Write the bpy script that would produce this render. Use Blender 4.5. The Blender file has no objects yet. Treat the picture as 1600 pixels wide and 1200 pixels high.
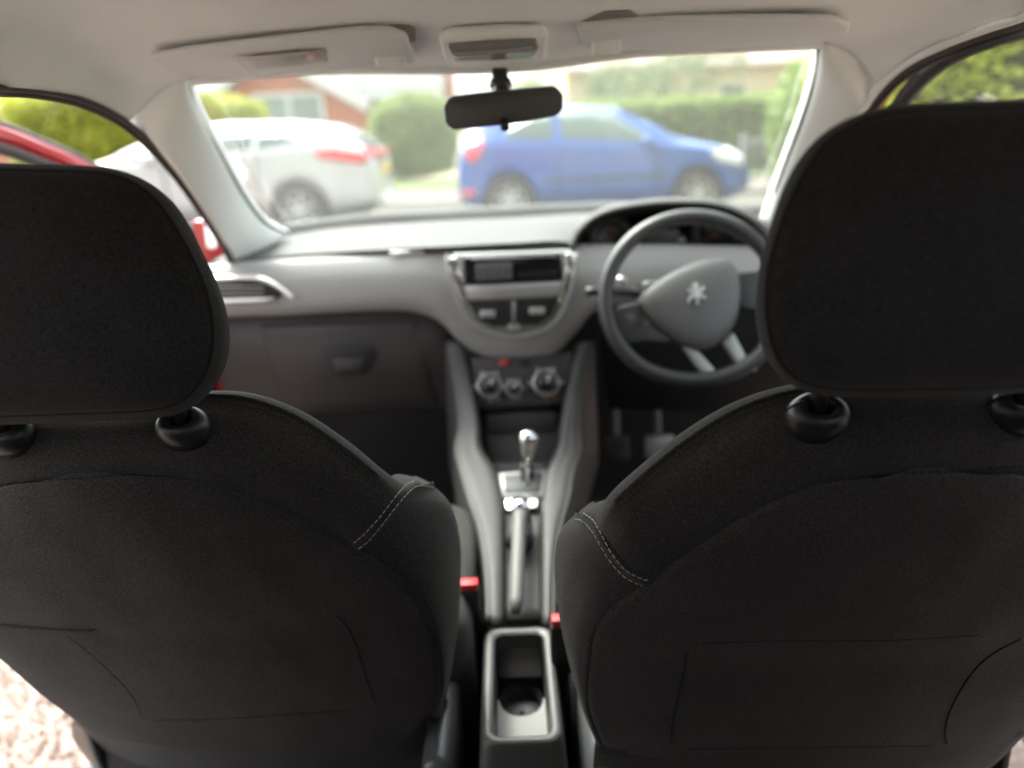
import bpy, math, random
from mathutils import Vector, Matrix, Euler
from mathutils.bvhtree import BVHTree
random.seed(7)
SC = bpy.context.scene
COL = SC.collection
PI = math.pi
# ------------------------------------------------------------------ camera
CZ = 1.22                                   # camera height above the ground
F = 1109.0                                  # focal length in pixels of the 1600x1200 photograph
cam_d = bpy.data.cameras.new('camera')
cam = bpy.data.objects.new('camera', cam_d)
COL.objects.link(cam)
cam_d.sensor_width = 36.0
cam_d.lens = 36.0 * F / 1600.0
cam_d.clip_start = 0.02
cam_d.clip_end = 600.0
CAMR = (Euler((math.radians(90 - 19.9), 0, 0)).to_matrix() @ Matrix.Rotation(math.radians(-2.2), 3, 'Z'))
cam.matrix_world = Matrix.Translation((0, 0, CZ)) @ CAMR.to_4x4()
cam_d.dof.use_dof = True
cam_d.dof.focus_distance = 0.66
cam_d.dof.aperture_fstop = 2.15
SC.camera = cam
# ------------------------------------------------------------------ light
SUN_EL, SUN_AZ = 56.0, -38.0                # azimuth from +Y towards +X
w = bpy.data.worlds.new('World'); SC.world = w; w.use_nodes = True
nt = w.node_tree; nt.nodes.clear()
sky = nt.nodes.new('ShaderNodeTexSky'); sky.sky_type = 'NISHITA'; sky.sun_disc = False
sky.sun_elevation = math.radians(SUN_EL); sky.sun_rotation = math.radians(SUN_AZ)
sky.dust_density = 6.0; sky.air_density = 1.0; sky.ozone_density = 1.0
hs = nt.nodes.new('ShaderNodeHueSaturation'); hs.inputs['Saturation'].default_value = 0.35
bg = nt.nodes.new('ShaderNodeBackground'); bg.inputs['Strength'].default_value = 0.15
wo = nt.nodes.new('ShaderNodeOutputWorld')
nt.links.new(sky.outputs[0], hs.inputs['Color']); nt.links.new(hs.outputs[0], bg.inputs[0]); nt.links.new(bg.outputs[0], wo.inputs[0])
sl = bpy.data.lights.new('sun', 'SUN'); sl.energy = .8; sl.angle = math.radians(22); sl.color = (1.0, .95, .88)
so = bpy.data.objects.new('sun', sl); COL.objects.link(so)
so.location = (-6, 6, 12)
_e, _a = math.radians(SUN_EL), math.radians(SUN_AZ)
sdir = Vector((math.sin(_a) * math.cos(_e), math.cos(_a) * math.cos(_e), math.sin(_e)))
so.rotation_euler = sdir.to_track_quat('Z', 'Y').to_euler()
SC.view_settings.view_transform = 'Standard'; SC.view_settings.look = 'None'
SC.view_settings.exposure = 2.8; SC.view_settings.gamma = 1.0
SC.render.engine = 'CYCLES'
SC.cycles.use_denoising = True
SC.cycles.max_bounces = 10; SC.cycles.diffuse_bounces = 5; SC.cycles.transparent_max_bounces = 12
SC.cycles.sample_clamp_indirect = 6.0
SC.cycles.use_adaptive_sampling = False

# ------------------------------------------------------------------ helpers
CAMP = Vector((0, 0, CZ))
def ray(u, v):
    return (CAMR @ Vector(((u - 800) / F, (600 - v) / F, -1.0))).normalized()
def P(u, v, y):
    d = ray(u, v); return CAMP + d * (y / d.y)
def Zp(u, v, zr):
    d = ray(u, v); return CAMP + d * (zr / d.z)
def W(x, y, zr): return Vector((x, y, CZ + zr))

def tag(o, label=None, cat=None, group=None, kind=None):
    if label: o['label'] = label
    if cat: o['category'] = cat
    if group: o['group'] = group
    if kind: o['kind'] = kind
    return o
def thing(name, label, cat, loc=(0, 0, 0), group=None, rz=0.0):
    o = bpy.data.objects.new(name, None); COL.objects.link(o); o.empty_display_size = .05
    o.location = loc; o.rotation_euler = (0, 0, rz)
    o.matrix_world = Matrix.Translation(Vector(loc)) @ Matrix.Rotation(rz, 4, 'Z')
    return tag(o, label, cat, group)
def copy_tree(o, parent=None):
    c = o.copy(); COL.objects.link(c)
    if parent is not None: c.parent = parent
    for ch in list(o.children): copy_tree(ch, c)
    return c
def root_inv(parent):
    """inverse of the parent's world matrix, from its own and its ancestors' transforms"""
    m = Matrix.Identity(4); p = parent; chain = []
    while p is not None: chain.append(p); p = p.parent
    for q in reversed(chain): m = m @ q.matrix_basis
    return m.inverted()
def mk(name, verts, faces, mat, parent=None, smooth=True, local=False, bevel=0, segs=2, solid=0, sub=0, mats=None, fm=None):
    me = bpy.data.meshes.new(name)
    vs = [Vector(v) for v in verts]
    if parent is not None and not local:
        mi = root_inv(parent); vs = [mi @ v for v in vs]
    me.from_pydata(vs, [], faces); me.update()
    if mats:
        for m in mats: me.materials.append(m)
        for i, k in enumerate(fm): me.polygons[i].material_index = k
    else: me.materials.append(mat)
    if smooth: me.polygons.foreach_set('use_smooth', [True] * len(me.polygons))
    o = bpy.data.objects.new(name, me); COL.objects.link(o)
    if parent is not None: o.parent = parent
    if solid:
        s = o.modifiers.new('thickness', 'SOLIDIFY'); s.thickness = abs(solid); s.offset = -1 if solid > 0 else 1
    if bevel:
        b = o.modifiers.new('bevel', 'BEVEL'); b.width = bevel; b.segments = segs; b.limit_method = 'ANGLE'; b.angle_limit = math.radians(35)
        if hasattr(b, 'harden_normals'): b.harden_normals = False
    if sub:
        s = o.modifiers.new('subsurf', 'SUBSURF'); s.levels = sub; s.render_levels = sub
    return o
def cr(p0, p1, p2, p3, t):
    return .5 * ((2 * p1) + (p2 - p0) * t + (2 * p0 - 5 * p1 + 4 * p2 - p3) * t * t + (3 * p1 - p0 - 3 * p2 + p3) * t ** 3)
def spline(pts, ts, closed=False):
    n = len(pts); out = []
    for t in ts:
        if closed:
            x = t * n; i = int(math.floor(x)); f = x - i
            out.append(cr(pts[(i - 1) % n], pts[i % n], pts[(i + 1) % n], pts[(i + 2) % n], f))
        else:
            x = t * (n - 1); i = min(int(x), n - 2); f = x - i
            a = pts[i - 1] if i > 0 else 2 * pts[0] - pts[1]
            b = pts[i + 2] if i + 2 < n else 2 * pts[-1] - pts[-2]
            out.append(cr(a, pts[i], pts[i + 1], b, f))
    return out
def lin(n, fine=False):
    ts = [i / n for i in range(n + 1)]
    if fine: ts = sorted(set(ts + [.003, .008, .016, .03, .97, .984, .992, .997]))
    return ts
def loft(rows, nu, nv, fine_u=False, fine_v=False, closed_v=False):
    tv = lin(nv, fine_v); tu = lin(nu, fine_u)
    if closed_v: tv = tv[:-1]
    rr = [spline(r, tv, closed_v) for r in rows]
    cols = [spline([r[j] for r in rr], tu) for j in range(len(tv))]
    return [[cols[j][i] for j in range(len(tv))] for i in range(len(tu))]
def grid_faces(a, b, closed=False):
    fs = []
    for i in range(a - 1):
        for j in range(b if closed else b - 1):
            k = (j + 1) % b
            fs.append((i * b + j, i * b + k, (i + 1) * b + k, (i + 1) * b + j))
    return fs
def grid_mesh(name, G, mat, parent=None, eye=None, closed=False, push=None, disp=None, **kw):
    """a sheet from a grid of points; push = {'u0':depth,...} curls that edge inwards (a sewn seam)"""
    a, b = len(G), len(G[0])
    eye = Vector(eye) if eye is not None else CAMP
    # normals
    N = [[None] * b for _ in range(a)]; s = 0.0
    for i in range(a):
        for j in range(b):
            i0, i1 = max(i - 1, 0), min(i + 1, a - 1)
            if closed: j0, j1 = (j - 1) % b, (j + 1) % b
            else: j0, j1 = max(j - 1, 0), min(j + 1, b - 1)
            n = (G[i1][j] - G[i0][j]).cross(G[i][j1] - G[i][j0])
            s += n.dot(eye - G[i][j])
            N[i][j] = n.normalized() if n.length > 1e-12 else Vector((0, -1, 0))
    flip = s < 0
    if flip: N = [[-n for n in r] for r in N]
    H = [[Vector(p) for p in r] for r in G]
    if disp:
        for i in range(a):
            for j in range(b): H[i][j] = H[i][j] + N[i][j] * disp(G[i][j], i / (a - 1), j / (b - 1))
    if push:
        wd = push.get('w', .006)
        for i in range(a):
            for j in range(b):
                m = 0
                for key, ref in (('u0', G[0][j]), ('u1', G[-1][j]), ('v0', G[i][0]), ('v1', G[i][-1])):
                    if key in push:
                        d = (G[i][j] - ref).length
                        if d < wd: m = max(m, push[key] * (1 - d / wd) ** 2)
                H[i][j] = H[i][j] + (push['dir'] * m if 'dir' in push else N[i][j] * -m)
    fs = grid_faces(a, b, closed)
    # with the cross product (dG/di x dG/dj) face order must follow i then j
    fs = [f if flip else f[::-1] for f in fs]
    return mk(name, [p for r in H for p in r], fs, mat, parent, **kw)
def plate(name, pts, off, mat, parent=None, bevel=.003, segs=2, smooth=True, **kw):
    """a slab: a flat or curved outline and its copy moved by off"""
    n = len(pts); off = Vector(off)
    vs = [Vector(p) for p in pts] + [Vector(p) + off for p in pts]
    fs = [tuple(range(n))[::-1], tuple(range(n, 2 * n))] + [(i, (i + 1) % n, n + (i + 1) % n, n + i) for i in range(n)]
    nrm = Vector((0, 0, 0))
    for i in range(n): nrm += Vector(pts[i]).cross(Vector(pts[(i + 1) % n]))
    if nrm.dot(off) < 0: fs = [f[::-1] for f in fs]
    return mk(name, vs, fs, mat, parent, smooth=smooth, bevel=bevel, segs=segs, **kw)
def tube_data(path, r, n=10, flat=1.0, up=None, cap=True):
    vs, fs = [], []
    L = len(path)
    rs = r if isinstance(r, (list, tuple)) else [r] * L
    prev = None
    for i, p in enumerate(path):
        t = (path[min(i + 1, L - 1)] - path[max(i - 1, 0)]).normalized()
        if prev is None:
            ref = Vector(up) if up else (Vector((0, 0, 1)) if abs(t.z) < .9 else Vector((1, 0, 0)))
        else: ref = prev
        a = (ref - t * ref.dot(t)).normalized(); b = t.cross(a); prev = a
        for k in range(n):
            an = 2 * PI * k / n
            vs.append(p + (a * math.cos(an) * flat + b * math.sin(an)) * rs[i])
    for i in range(L - 1):
        for k in range(n):
            fs.append((i * n + k, i * n + (k + 1) % n, (i + 1) * n + (k + 1) % n, (i + 1) * n + k))
    if cap:
        fs.append(tuple(range(n))[::-1]); fs.append(tuple(range((L - 1) * n, L * n)))
    return vs, fs
def tube(name, path, r, mat, parent=None, n=10, smoothp=0, flat=1.0, up=None, closed=False, **kw):
    if closed:
        pts = spline(path, [i / smoothp for i in range(smoothp)], True) if smoothp else path
        L = len(pts); vs, fs = [], []
        prev = None
        for i, p in enumerate(pts):
            t = (pts[(i + 1) % L] - pts[i - 1]).normalized()
            ref = Vector(up) if up else Vector((0, 0, 1))
            a = (ref - t * ref.dot(t)).normalized(); b = t.cross(a)
            for k in range(n):
                an = 2 * PI * k / n
                vs.append(p + (a * math.cos(an) * flat + b * math.sin(an)) * r)
        for i in range(L):
            for k in range(n):
                fs.append((i * n + k, i * n + (k + 1) % n, ((i + 1) % L) * n + (k + 1) % n, ((i + 1) % L) * n + k))
        return mk(name, vs, fs, mat, parent, **kw)
    pts = spline(path, lin(smoothp)) if smoothp else path
    vs, fs = tube_data(pts, r, n, flat, up)
    return mk(name, vs, fs, mat, parent, **kw)
def frame_of(n, up=(0, 0, 1)):
    n = Vector(n).normalized(); u = Vector(up); u = (u - n * u.dot(n)).normalized(); return u.cross(n) * 1.0, u, n
def lathe(name, c, n, prof, mat, parent=None, seg=32, up=(0, 0, 1), sx=1.0, sy=1.0, **kw):
    """prof: (radius, height along n)"""
    X, Y, Z = frame_of(n, up); vs, fs = [], []
    for r, h in prof:
        for k in range(seg):
            a = 2 * PI * k / seg
            vs.append(Vector(c) + X * (r * sx * math.cos(a)) + Y * (r * sy * math.sin(a)) + Z * h)
    for i in range(len(prof) - 1):
        for k in range(seg):
            fs.append((i * seg + k, i * seg + (k + 1) % seg, (i + 1) * seg + (k + 1) % seg, (i + 1) * seg + k))
    if prof[0][0] > 1e-5: fs.append(tuple(range(seg))[::-1])
    if prof[-1][0] > 1e-5: fs.append(tuple(range((len(prof) - 1) * seg, len(prof) * seg)))
    return mk(name, vs, fs, mat, parent, **kw)
def box(name, a, b, mat, parent=None, bevel=.004, local=False, rot=None, **kw):
    x0, y0, z0 = a; x1, y1, z1 = b
    vs = [Vector(p) for p in ((x0, y0, z0), (x1, y0, z0), (x1, y1, z0), (x0, y1, z0), (x0, y0, z1), (x1, y0, z1), (x1, y1, z1), (x0, y1, z1))]
    if rot is not None:
        c = sum(vs, Vector()) / 8; vs = [c + rot @ (v - c) for v in vs]
    fs = [(0, 3, 2, 1), (4, 5, 6, 7), (0, 1, 5, 4), (1, 2, 6, 5), (2, 3, 7, 6), (3, 0, 4, 7)]
    return mk(name, vs, fs, mat, parent, local=local, bevel=bevel, smooth=bool(bevel), **kw)
def join_data(parts):
    V, Fs = [], []
    for vs, fs in parts:
        n = len(V); V += list(vs); Fs += [tuple(i + n for i in f) for f in fs]
    return V, Fs

# ------------------------------------------------------------------ materials
def mat(name, col, rough=.5, metal=0, bump=0, bscale=200, var=0, vscale=6, spec=.5, sheen=0, coat=0, weave=0, col2=None, detail=4):
    m = bpy.data.materials.new(name); m.use_nodes = True
    n = m.node_tree.nodes; l = m.node_tree.links; b = n['Principled BSDF']
    b.inputs['Base Color'].default_value = (*col, 1); b.inputs['Roughness'].default_value = rough
    b.inputs['Metallic'].default_value = metal; b.inputs['Specular IOR Level'].default_value = spec
    if sheen:
        b.inputs['Sheen Weight'].default_value = sheen; b.inputs['Sheen Roughness'].default_value = .45
        b.inputs['Sheen Tint'].default_value = (1, .97, .93, 1)
    if coat: b.inputs['Coat Weight'].default_value = coat; b.inputs['Coat Roughness'].default_value = .04
    tc = n.new('ShaderNodeTexCoord')
    if var:
        ns = n.new('ShaderNodeTexNoise'); ns.inputs['Scale'].default_value = vscale; ns.inputs['Detail'].default_value = detail
        l.new(tc.outputs['Object'], ns.inputs['Vector'])
        rp = n.new('ShaderNodeMapRange'); rp.inputs[1].default_value = .3; rp.inputs[2].default_value = .7
        l.new(ns.outputs[0], rp.inputs[0])
        mx = n.new('ShaderNodeMix'); mx.data_type = 'RGBA'
        c2 = col2 or tuple(min(1, c * (1 + var)) for c in col); c1 = col if col2 else tuple(c * (1 - var) for c in col)
        mx.inputs[6].default_value = (*c1, 1); mx.inputs[7].default_value = (*c2, 1)
        l.new(rp.outputs[0], mx.inputs[0]); l.new(mx.outputs[2], b.inputs['Base Color'])
    if bump:
        bn = n.new('ShaderNodeTexNoise'); bn.inputs['Scale'].default_value = bscale; bn.inputs['Detail'].default_value = 3
        l.new(tc.outputs['Object'], bn.inputs['Vector'])
        bp = n.new('ShaderNodeBump'); bp.inputs['Strength'].default_value = bump; bp.inputs['Distance'].default_value = .002
        l.new(bn.outputs[0], bp.inputs['Height'])
        if weave:
            wv = n.new('ShaderNodeTexWave'); wv.inputs['Scale'].default_value = weave; wv.inputs['Distortion'].default_value = .6
            wv.bands_direction = 'DIAGONAL'; l.new(tc.outputs['Object'], wv.inputs['Vector'])
            bp2 = n.new('ShaderNodeBump'); bp2.inputs['Strength'].default_value = .25; bp2.inputs['Distance'].default_value = .001
            l.new(wv.outputs[0], bp2.inputs['Height']); l.new(bp.outputs[0], bp2.inputs['Normal']); l.new(bp2.outputs[0], b.inputs['Normal'])
        else: l.new(bp.outputs[0], b.inputs['Normal'])
    return m
def cloth_mat(name, col, fleck, sheen=.13):
    """woven seat cloth: fine thread relief, small lint flecks, soft nap"""
    m = mat(name, col, .95, bump=.5, bscale=900, sheen=sheen, spec=.12, weave=330)
    n = m.node_tree.nodes; l = m.node_tree.links; b = n['Principled BSDF']
    tc = n.new('ShaderNodeTexCoord')
    a = n.new('ShaderNodeTexNoise'); a.inputs['Scale'].default_value = 640; a.inputs['Detail'].default_value = 2.5
    l.new(tc.outputs['Object'], a.inputs['Vector'])
    r = n.new('ShaderNodeMapRange'); r.inputs[1].default_value = .35; r.inputs[2].default_value = .7; r.inputs[3].default_value = .55; r.inputs[4].default_value = 1.6
    l.new(a.outputs[0], r.inputs[0])
    a2 = n.new('ShaderNodeTexNoise'); a2.inputs['Scale'].default_value = 9; a2.inputs['Detail'].default_value = 5
    l.new(tc.outputs['Object'], a2.inputs['Vector'])
    r2 = n.new('ShaderNodeMapRange'); r2.inputs[1].default_value = .3; r2.inputs[2].default_value = .7; r2.inputs[3].default_value = .82; r2.inputs[4].default_value = 1.18
    l.new(a2.outputs[0], r2.inputs[0])
    mu = n.new('ShaderNodeMath'); mu.operation = 'MULTIPLY'; l.new(r.outputs[0], mu.inputs[0]); l.new(r2.outputs[0], mu.inputs[1])
    vm = n.new('ShaderNodeVectorMath'); vm.operation = 'SCALE'; vm.inputs[0].default_value = col; l.new(mu.outputs[0], vm.inputs['Scale'])
    vo = n.new('ShaderNodeTexVoronoi'); vo.inputs['Scale'].default_value = 75; l.new(tc.outputs['Object'], vo.inputs['Vector'])
    lt = n.new('ShaderNodeMath'); lt.operation = 'LESS_THAN'; lt.inputs[1].default_value = .055; l.new(vo.outputs['Distance'], lt.inputs[0])
    mx = n.new('ShaderNodeMix'); mx.data_type = 'RGBA'; mx.inputs[7].default_value = (*fleck, 1)
    l.new(lt.outputs[0], mx.inputs[0]); l.new(vm.outputs[0], mx.inputs[6]); l.new(mx.outputs[2], b.inputs['Base Color'])
    return m
M = {}
M['cloth'] = cloth_mat('black_seat_cloth', (.040, .0375, .035), (.11, .10, .09))
M['cloth_head'] = cloth_mat('headrest_cloth', (.034, .0335, .0335), (.08, .08, .08), .07)
M['thread'] = mat('grey_thread', (.42, .40, .37), .8)
M['thread_mid'] = mat('dark_grey_thread', (.085, .08, .075), .9)
M['thread_dark'] = mat('dark_thread', (.012, .012, .012), .9)
M['black_plastic'] = mat('black_plastic', (.018, .018, .018), .35, bump=.15, bscale=700)
M['matt_black'] = mat('matt_black_plastic', (.012, .012, .013), .6, bump=.1, bscale=500)
M['carpet'] = mat('floor_carpet', (.012, .012, .012), 1, bump=.8, bscale=400, var=.3, vscale=40)
M['roof_cloth'] = mat('pale_roof_cloth', (.83, .84, .84), .95, bump=.35, bscale=500, sheen=.2, var=.04, vscale=5)
M['visor'] = mat('visor_vinyl', (.70, .705, .70), .7, bump=.15, bscale=600)
M['pillar'] = mat('pale_grey_pillar_plastic', (.84, .85, .83), .6, bump=.1, bscale=500)
M['recess'] = mat('shaded_roof_cloth', (.24, .23, .22), .95)  # roof cloth darkened so its colour holds the shadow round the visors
M['dash'] = mat('dashboard_soft_plastic', (.055, .054, .051), .65, bump=.5, bscale=300, spec=.3)
M['fascia'] = mat('fascia_plastic', (.27, .262, .25), .5, bump=.25, bscale=420, spec=.4)
M['lower'] = mat('lower_dash_plastic', (.040, .035, .033), .55, bump=.2, bscale=420)
M['console'] = mat('console_plastic', (.045, .043, .041), .6, bump=.25, bscale=420)
M['bin'] = mat('bin_plastic', (.075, .073, .069), .42, bump=.2, bscale=420)
M['lever_grip'] = mat('handbrake_grip', (.105, .10, .095), .55, bump=.2, bscale=420)
M['gate_silver'] = mat('gear_surround_satin', (.40, .40, .39), .45, metal=.6)
M['badge'] = mat('badge_silver', (.42, .42, .41), .45, metal=.5)
M['console_dark'] = mat('dark_console_plastic', (.035, .034, .033), .45, bump=.2, bscale=420)
M['silver'] = mat('satin_silver', (.72, .71, .69), .32, metal=.85)
M['chrome'] = mat('chrome', (.85, .85, .84), .12, metal=1)
M['gloss'] = mat('gloss_black', (.008, .008, .009), .12)
M['glosslens'] = mat('smoked_lens', (.22, .22, .21), .2)
M['wheelskin'] = mat('steering_wheel_foam', (.024, .024, .024), .4, bump=.15, bscale=600)
M['hub'] = mat('steering_hub_plastic', (.085, .084, .082), .5, bump=.2, bscale=500)
M['grey_metal'] = mat('grey_metal', (.35, .35, .34), .4, metal=.7)
M['redplast'] = mat('red_button_plastic', (.50, .02, .025), .5)
M['print_white'] = mat('white_print', (.75, .75, .73), .6)
M['digit'] = mat('dim_digit', (.20, .20, .20), .6)
M['needle'] = mat('needle_red', (.40, .05, .04), .6)
M['strip_blue'] = mat('dark_blue_strip', (.01, .03, .10), .5)
M['print_red'] = mat('red_print', (.7, .05, .04), .6)
M['faded_red'] = mat('faded_red_print', (.58, .38, .35), .7)
M['trim_grey'] = mat('grey_satin_trim', (.34, .335, .325), .4, metal=.3)
M['label'] = mat('sticker', (.56, .53, .50), .6)
M['redpaint'] = mat('red_car_paint', (.30, .005, .012), .3, coat=.8, var=.05, vscale=3)
M['rubber'] = mat('black_rubber', (.02, .019, .019), .7)
M['seal'] = mat('door_seal_rubber', (.07, .055, .052), .8)
M['sillplast'] = mat('grey_sill_plastic', (.11, .11, .112), .5, bump=.2, bscale=300)
M['mirror'] = mat('mirror_back_plastic', (.05, .05, .05), .6, bump=.08, bscale=500)
M['tyre'] = mat('tyre_rubber', (.035, .034, .033), .8, bump=.3, bscale=80)
M['rim'] = mat('alloy_rim', (.46, .46, .44), .35, metal=.6, var=.1, vscale=20)
M['whitepaint'] = mat('white_car_paint', (.46, .46, .44), .3, coat=.6, var=.03, vscale=2)
M['bluepaint'] = mat('blue_car_paint', (.012, .080, .34), .3, coat=.8, var=.08, vscale=2)
M['carglass'] = mat('car_glass', (.10, .14, .12), .05)
M['taillight'] = mat('red_lamp_lens', (.75, .02, .03), .2, coat=.6)
M['headlamp'] = mat('clear_lamp_lens', (.82, .83, .84), .15, coat=.6)
M['plate'] = mat('yellow_plate', (.80, .55, .05), .5)
M['brick'] = mat('red_brick_wall', (.42, .13, .06), .9, var=.25, vscale=14)
M['slate'] = mat('grey_roof_tiles', (.13, .128, .125), .85, var=.15, vscale=8)
M['terra'] = mat('brown_roof_tiles', (.36, .24, .19), .85, var=.2, vscale=8)
M['whitewood'] = mat('white_painted_wood', (.62, .61, .585), .6, var=.04, vscale=4)
M['render'] = mat('cream_render', (.60, .51, .34), .9, var=.06, vscale=2)
M['housewin'] = mat('house_window_glass', (.22, .27, .25), .1)
M['darkwin'] = mat('dark_house_window', (.10, .11, .12), .15)
M['bark'] = mat('bark', (.16, .12, .09), .95, var=.3, vscale=20)
M['iron'] = mat('painted_iron', (.16, .16, .16), .6)
M['asphalt'] = mat('pale_asphalt', (.075, .067, .055), .95, bump=.5, bscale=60, var=.12, vscale=3)
M['paving'] = mat('concrete_paving', (.085, .072, .054), .95, bump=.4, bscale=40, var=.10, vscale=2)
M['kerb'] = mat('kerb_stone', (.36, .34, .30), .9, var=.1, vscale=5)
M['grass'] = mat('verge_grass', (.10, .17, .03), .95, bump=.8, bscale=60, var=.3, vscale=9)
M['soil'] = mat('ground_soil', (.20, .17, .10), .95, bump=.8, bscale=30, var=.3, vscale=2)
M['drive'] = mat('driveway_bed', (.21, .165, .135), .95, bump=.8, bscale=90, var=.3, vscale=60)
M['stone_a'] = mat('pink_gravel', (.22, .165, .135), .9, var=.25, vscale=18)
def leafmat(name, c1, c2):
    m = bpy.data.materials.new(name); m.use_nodes = True
    n = m.node_tree.nodes; l = m.node_tree.links; b = n['Principled BSDF']
    b.inputs['Roughness'].default_value = .6
    tc = n.new('ShaderNodeTexCoord'); ns = n.new('ShaderNodeTexNoise'); ns.inputs['Scale'].default_value = 1.6; ns.inputs['Detail'].default_value = 6
    l.new(tc.outputs['Object'], ns.inputs['Vector'])
    rp = n.new('ShaderNodeMapRange'); rp.inputs[1].default_value = .32; rp.inputs[2].default_value = .68; l.new(ns.outputs[0], rp.inputs[0])
    mx = n.new('ShaderNodeMix'); mx.data_type = 'RGBA'; mx.inputs[6].default_value = (*c1, 1); mx.inputs[7].default_value = (*c2, 1)
    l.new(rp.outputs[0], mx.inputs[0]); l.new(mx.outputs[2], b.inputs['Base Color'])
    tr = n.new('ShaderNodeBsdfTranslucent'); l.new(mx.outputs[2], tr.inputs['Color'])
    ms = n.new('ShaderNodeMixShader'); ms.inputs[0].default_value = .35
    l.new(b.outputs[0], ms.inputs[1]); l.new(tr.outputs[0], ms.inputs[2]); l.new(ms.outputs[0], n['Material Output'].inputs[0])
    return m
M['leaf_y'] = leafmat('yellow_green_leaves', (.27, .32, .025), (.44, .45, .05))
M['leaf_g'] = leafmat('mid_green_leaves', (.13, .21, .03), (.24, .32, .055))
M['leaf_d'] = leafmat('dull_green_leaves', (.07, .12, .035), (.14, .20, .06))
M['leaf_b'] = leafmat('brightened_pale_leaves', (.38, .44, .05), (.56, .58, .11))  # brightness put into the leaf colour of a hedge on its shaded side
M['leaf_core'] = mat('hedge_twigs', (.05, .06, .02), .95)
def glassmat(name, veil, tint=(.93, .97, .95), fres=.45):
    m = bpy.data.materials.new(name); m.use_nodes = True
    n = m.node_tree.nodes; l = m.node_tree.links; n.remove(n['Principled BSDF'])
    t = n.new('ShaderNodeBsdfTransparent'); t.inputs[0].default_value = (*tint, 1)
    g = n.new('ShaderNodeBsdfGlossy'); g.inputs['Roughness'].default_value = .02
    lw = n.new('ShaderNodeLayerWeight'); pw = n.new('ShaderNodeMath'); pw.operation = 'POWER'; pw.inputs[1].default_value = 5
    l.new(lw.outputs['Facing'], pw.inputs[0])
    fr = n.new('ShaderNodeMath'); fr.operation = 'MULTIPLY_ADD'; fr.inputs[1].default_value = fres; fr.inputs[2].default_value = .035
    l.new(pw.outputs[0], fr.inputs[0])
    a = n.new('ShaderNodeMixShader'); l.new(fr.outputs[0], a.inputs[0]); l.new(t.outputs[0], a.inputs[1]); l.new(g.outputs[0], a.inputs[2])
    d = n.new('ShaderNodeBsdfDiffuse'); d.inputs[0].default_value = (.85, .84, .78, 1)  # thin pale film imitates the veil of dashboard reflection and haze
    tl = n.new('ShaderNodeBsdfTranslucent'); tl.inputs[0].default_value = (.9, .88, .8, 1)
    c = n.new('ShaderNodeMixShader'); c.inputs[0].default_value = .7; l.new(d.outputs[0], c.inputs[1]); l.new(tl.outputs[0], c.inputs[2])
    tc = n.new('ShaderNodeTexCoord'); ns = n.new('ShaderNodeTexNoise'); ns.inputs['Scale'].default_value = 5; ns.inputs['Detail'].default_value = 5
    l.new(tc.outputs['Object'], ns.inputs['Vector'])
    mr = n.new('ShaderNodeMapRange'); mr.inputs[1].default_value = .3; mr.inputs[2].default_value = .7; mr.inputs[3].default_value = veil * .75; mr.inputs[4].default_value = veil * 1.25
    l.new(ns.outputs[0], mr.inputs[0])
    e = n.new('ShaderNodeMixShader'); l.new(mr.outputs[0], e.inputs[0]); l.new(a.outputs[0], e.inputs[1]); l.new(c.outputs[0], e.inputs[2])
    l.new(e.outputs[0], n['Material Output'].inputs[0])
    return m
M['windscreen'] = glassmat('veiled_windscreen_glass', .018)
M['sideglass'] = glassmat('side_window_glass', .025, fres=.12)
M['rear_tint'] = glassmat('light_cutting_rear_glass', .005, (.15, .155, .155))  # made-up dark tint cuts light from the unseen rear windows onto the seatbacks
#@@STRUCTURE
# ================================================================== THE STREET OUTSIDE
def sheet(name, x0, x1, y0, y1, z, m, n=1):
    o = mk(name, [(x0, y0, z), (x1, y0, z), (x1, y1, z), (x0, y1, z)], [(0, 1, 2, 3)], m, smooth=False)
    return tag(o, kind='structure')
sheet('ground', -150, 150, -60, 250, -.02, M['soil'])
sheet('driveway', -6, 5, -6, 7.2, -.012, M['drive'])
sheet('road', -60, 60, 7.2, 12.4, -.008, M['asphalt'])
k = box('kerb', (-60, 12.4, -.05), (60, 12.55, .10), M['kerb'], bevel=.02); tag(k, kind='structure')
sheet('pavement', -60, 60, 12.55, 15.6, .09, M['paving'])
o = box('grass_verge', (-60, 15.6, -.02), (60, 17.6, .10), M['grass'], bevel=.02); tag(o, kind='structure')

def gravel():
    base = [Vector(p) for p in ((1, 0, 0), (0, 1, 0), (-1, 0, 0), (0, -1, 0), (0, 0, .7), (0, 0, -.7))]
    bf = [(0, 1, 4), (1, 2, 4), (2, 3, 4), (3, 0, 4), (1, 0, 5), (2, 1, 5), (3, 2, 5), (0, 3, 5)]
    V, Fc = [], []
    rnd = random.Random(3)
    for i in range(26000):
        x = rnd.uniform(-3.0, -.75); y = rnd.uniform(.5, 2.9)
        s = rnd.uniform(.003, .0075); a = rnd.uniform(0, PI); ca, sa = math.cos(a), math.sin(a)
        n = len(V)
        for b in base:
            q = b * s * rnd.uniform(.75, 1.25); V.append((x + q.x * ca - q.y * sa, y + q.x * sa + q.y * ca, .0 + q.z + s * .3 - .008))
        Fc += [tuple(k + n for k in f) for f in bf]
    o = mk('gravel', V, Fc, M['stone_a'], smooth=False)
    tag(o, 'pink and buff gravel spread over the driveway beside the open door', 'gravel', kind='stuff')
gravel()

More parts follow.
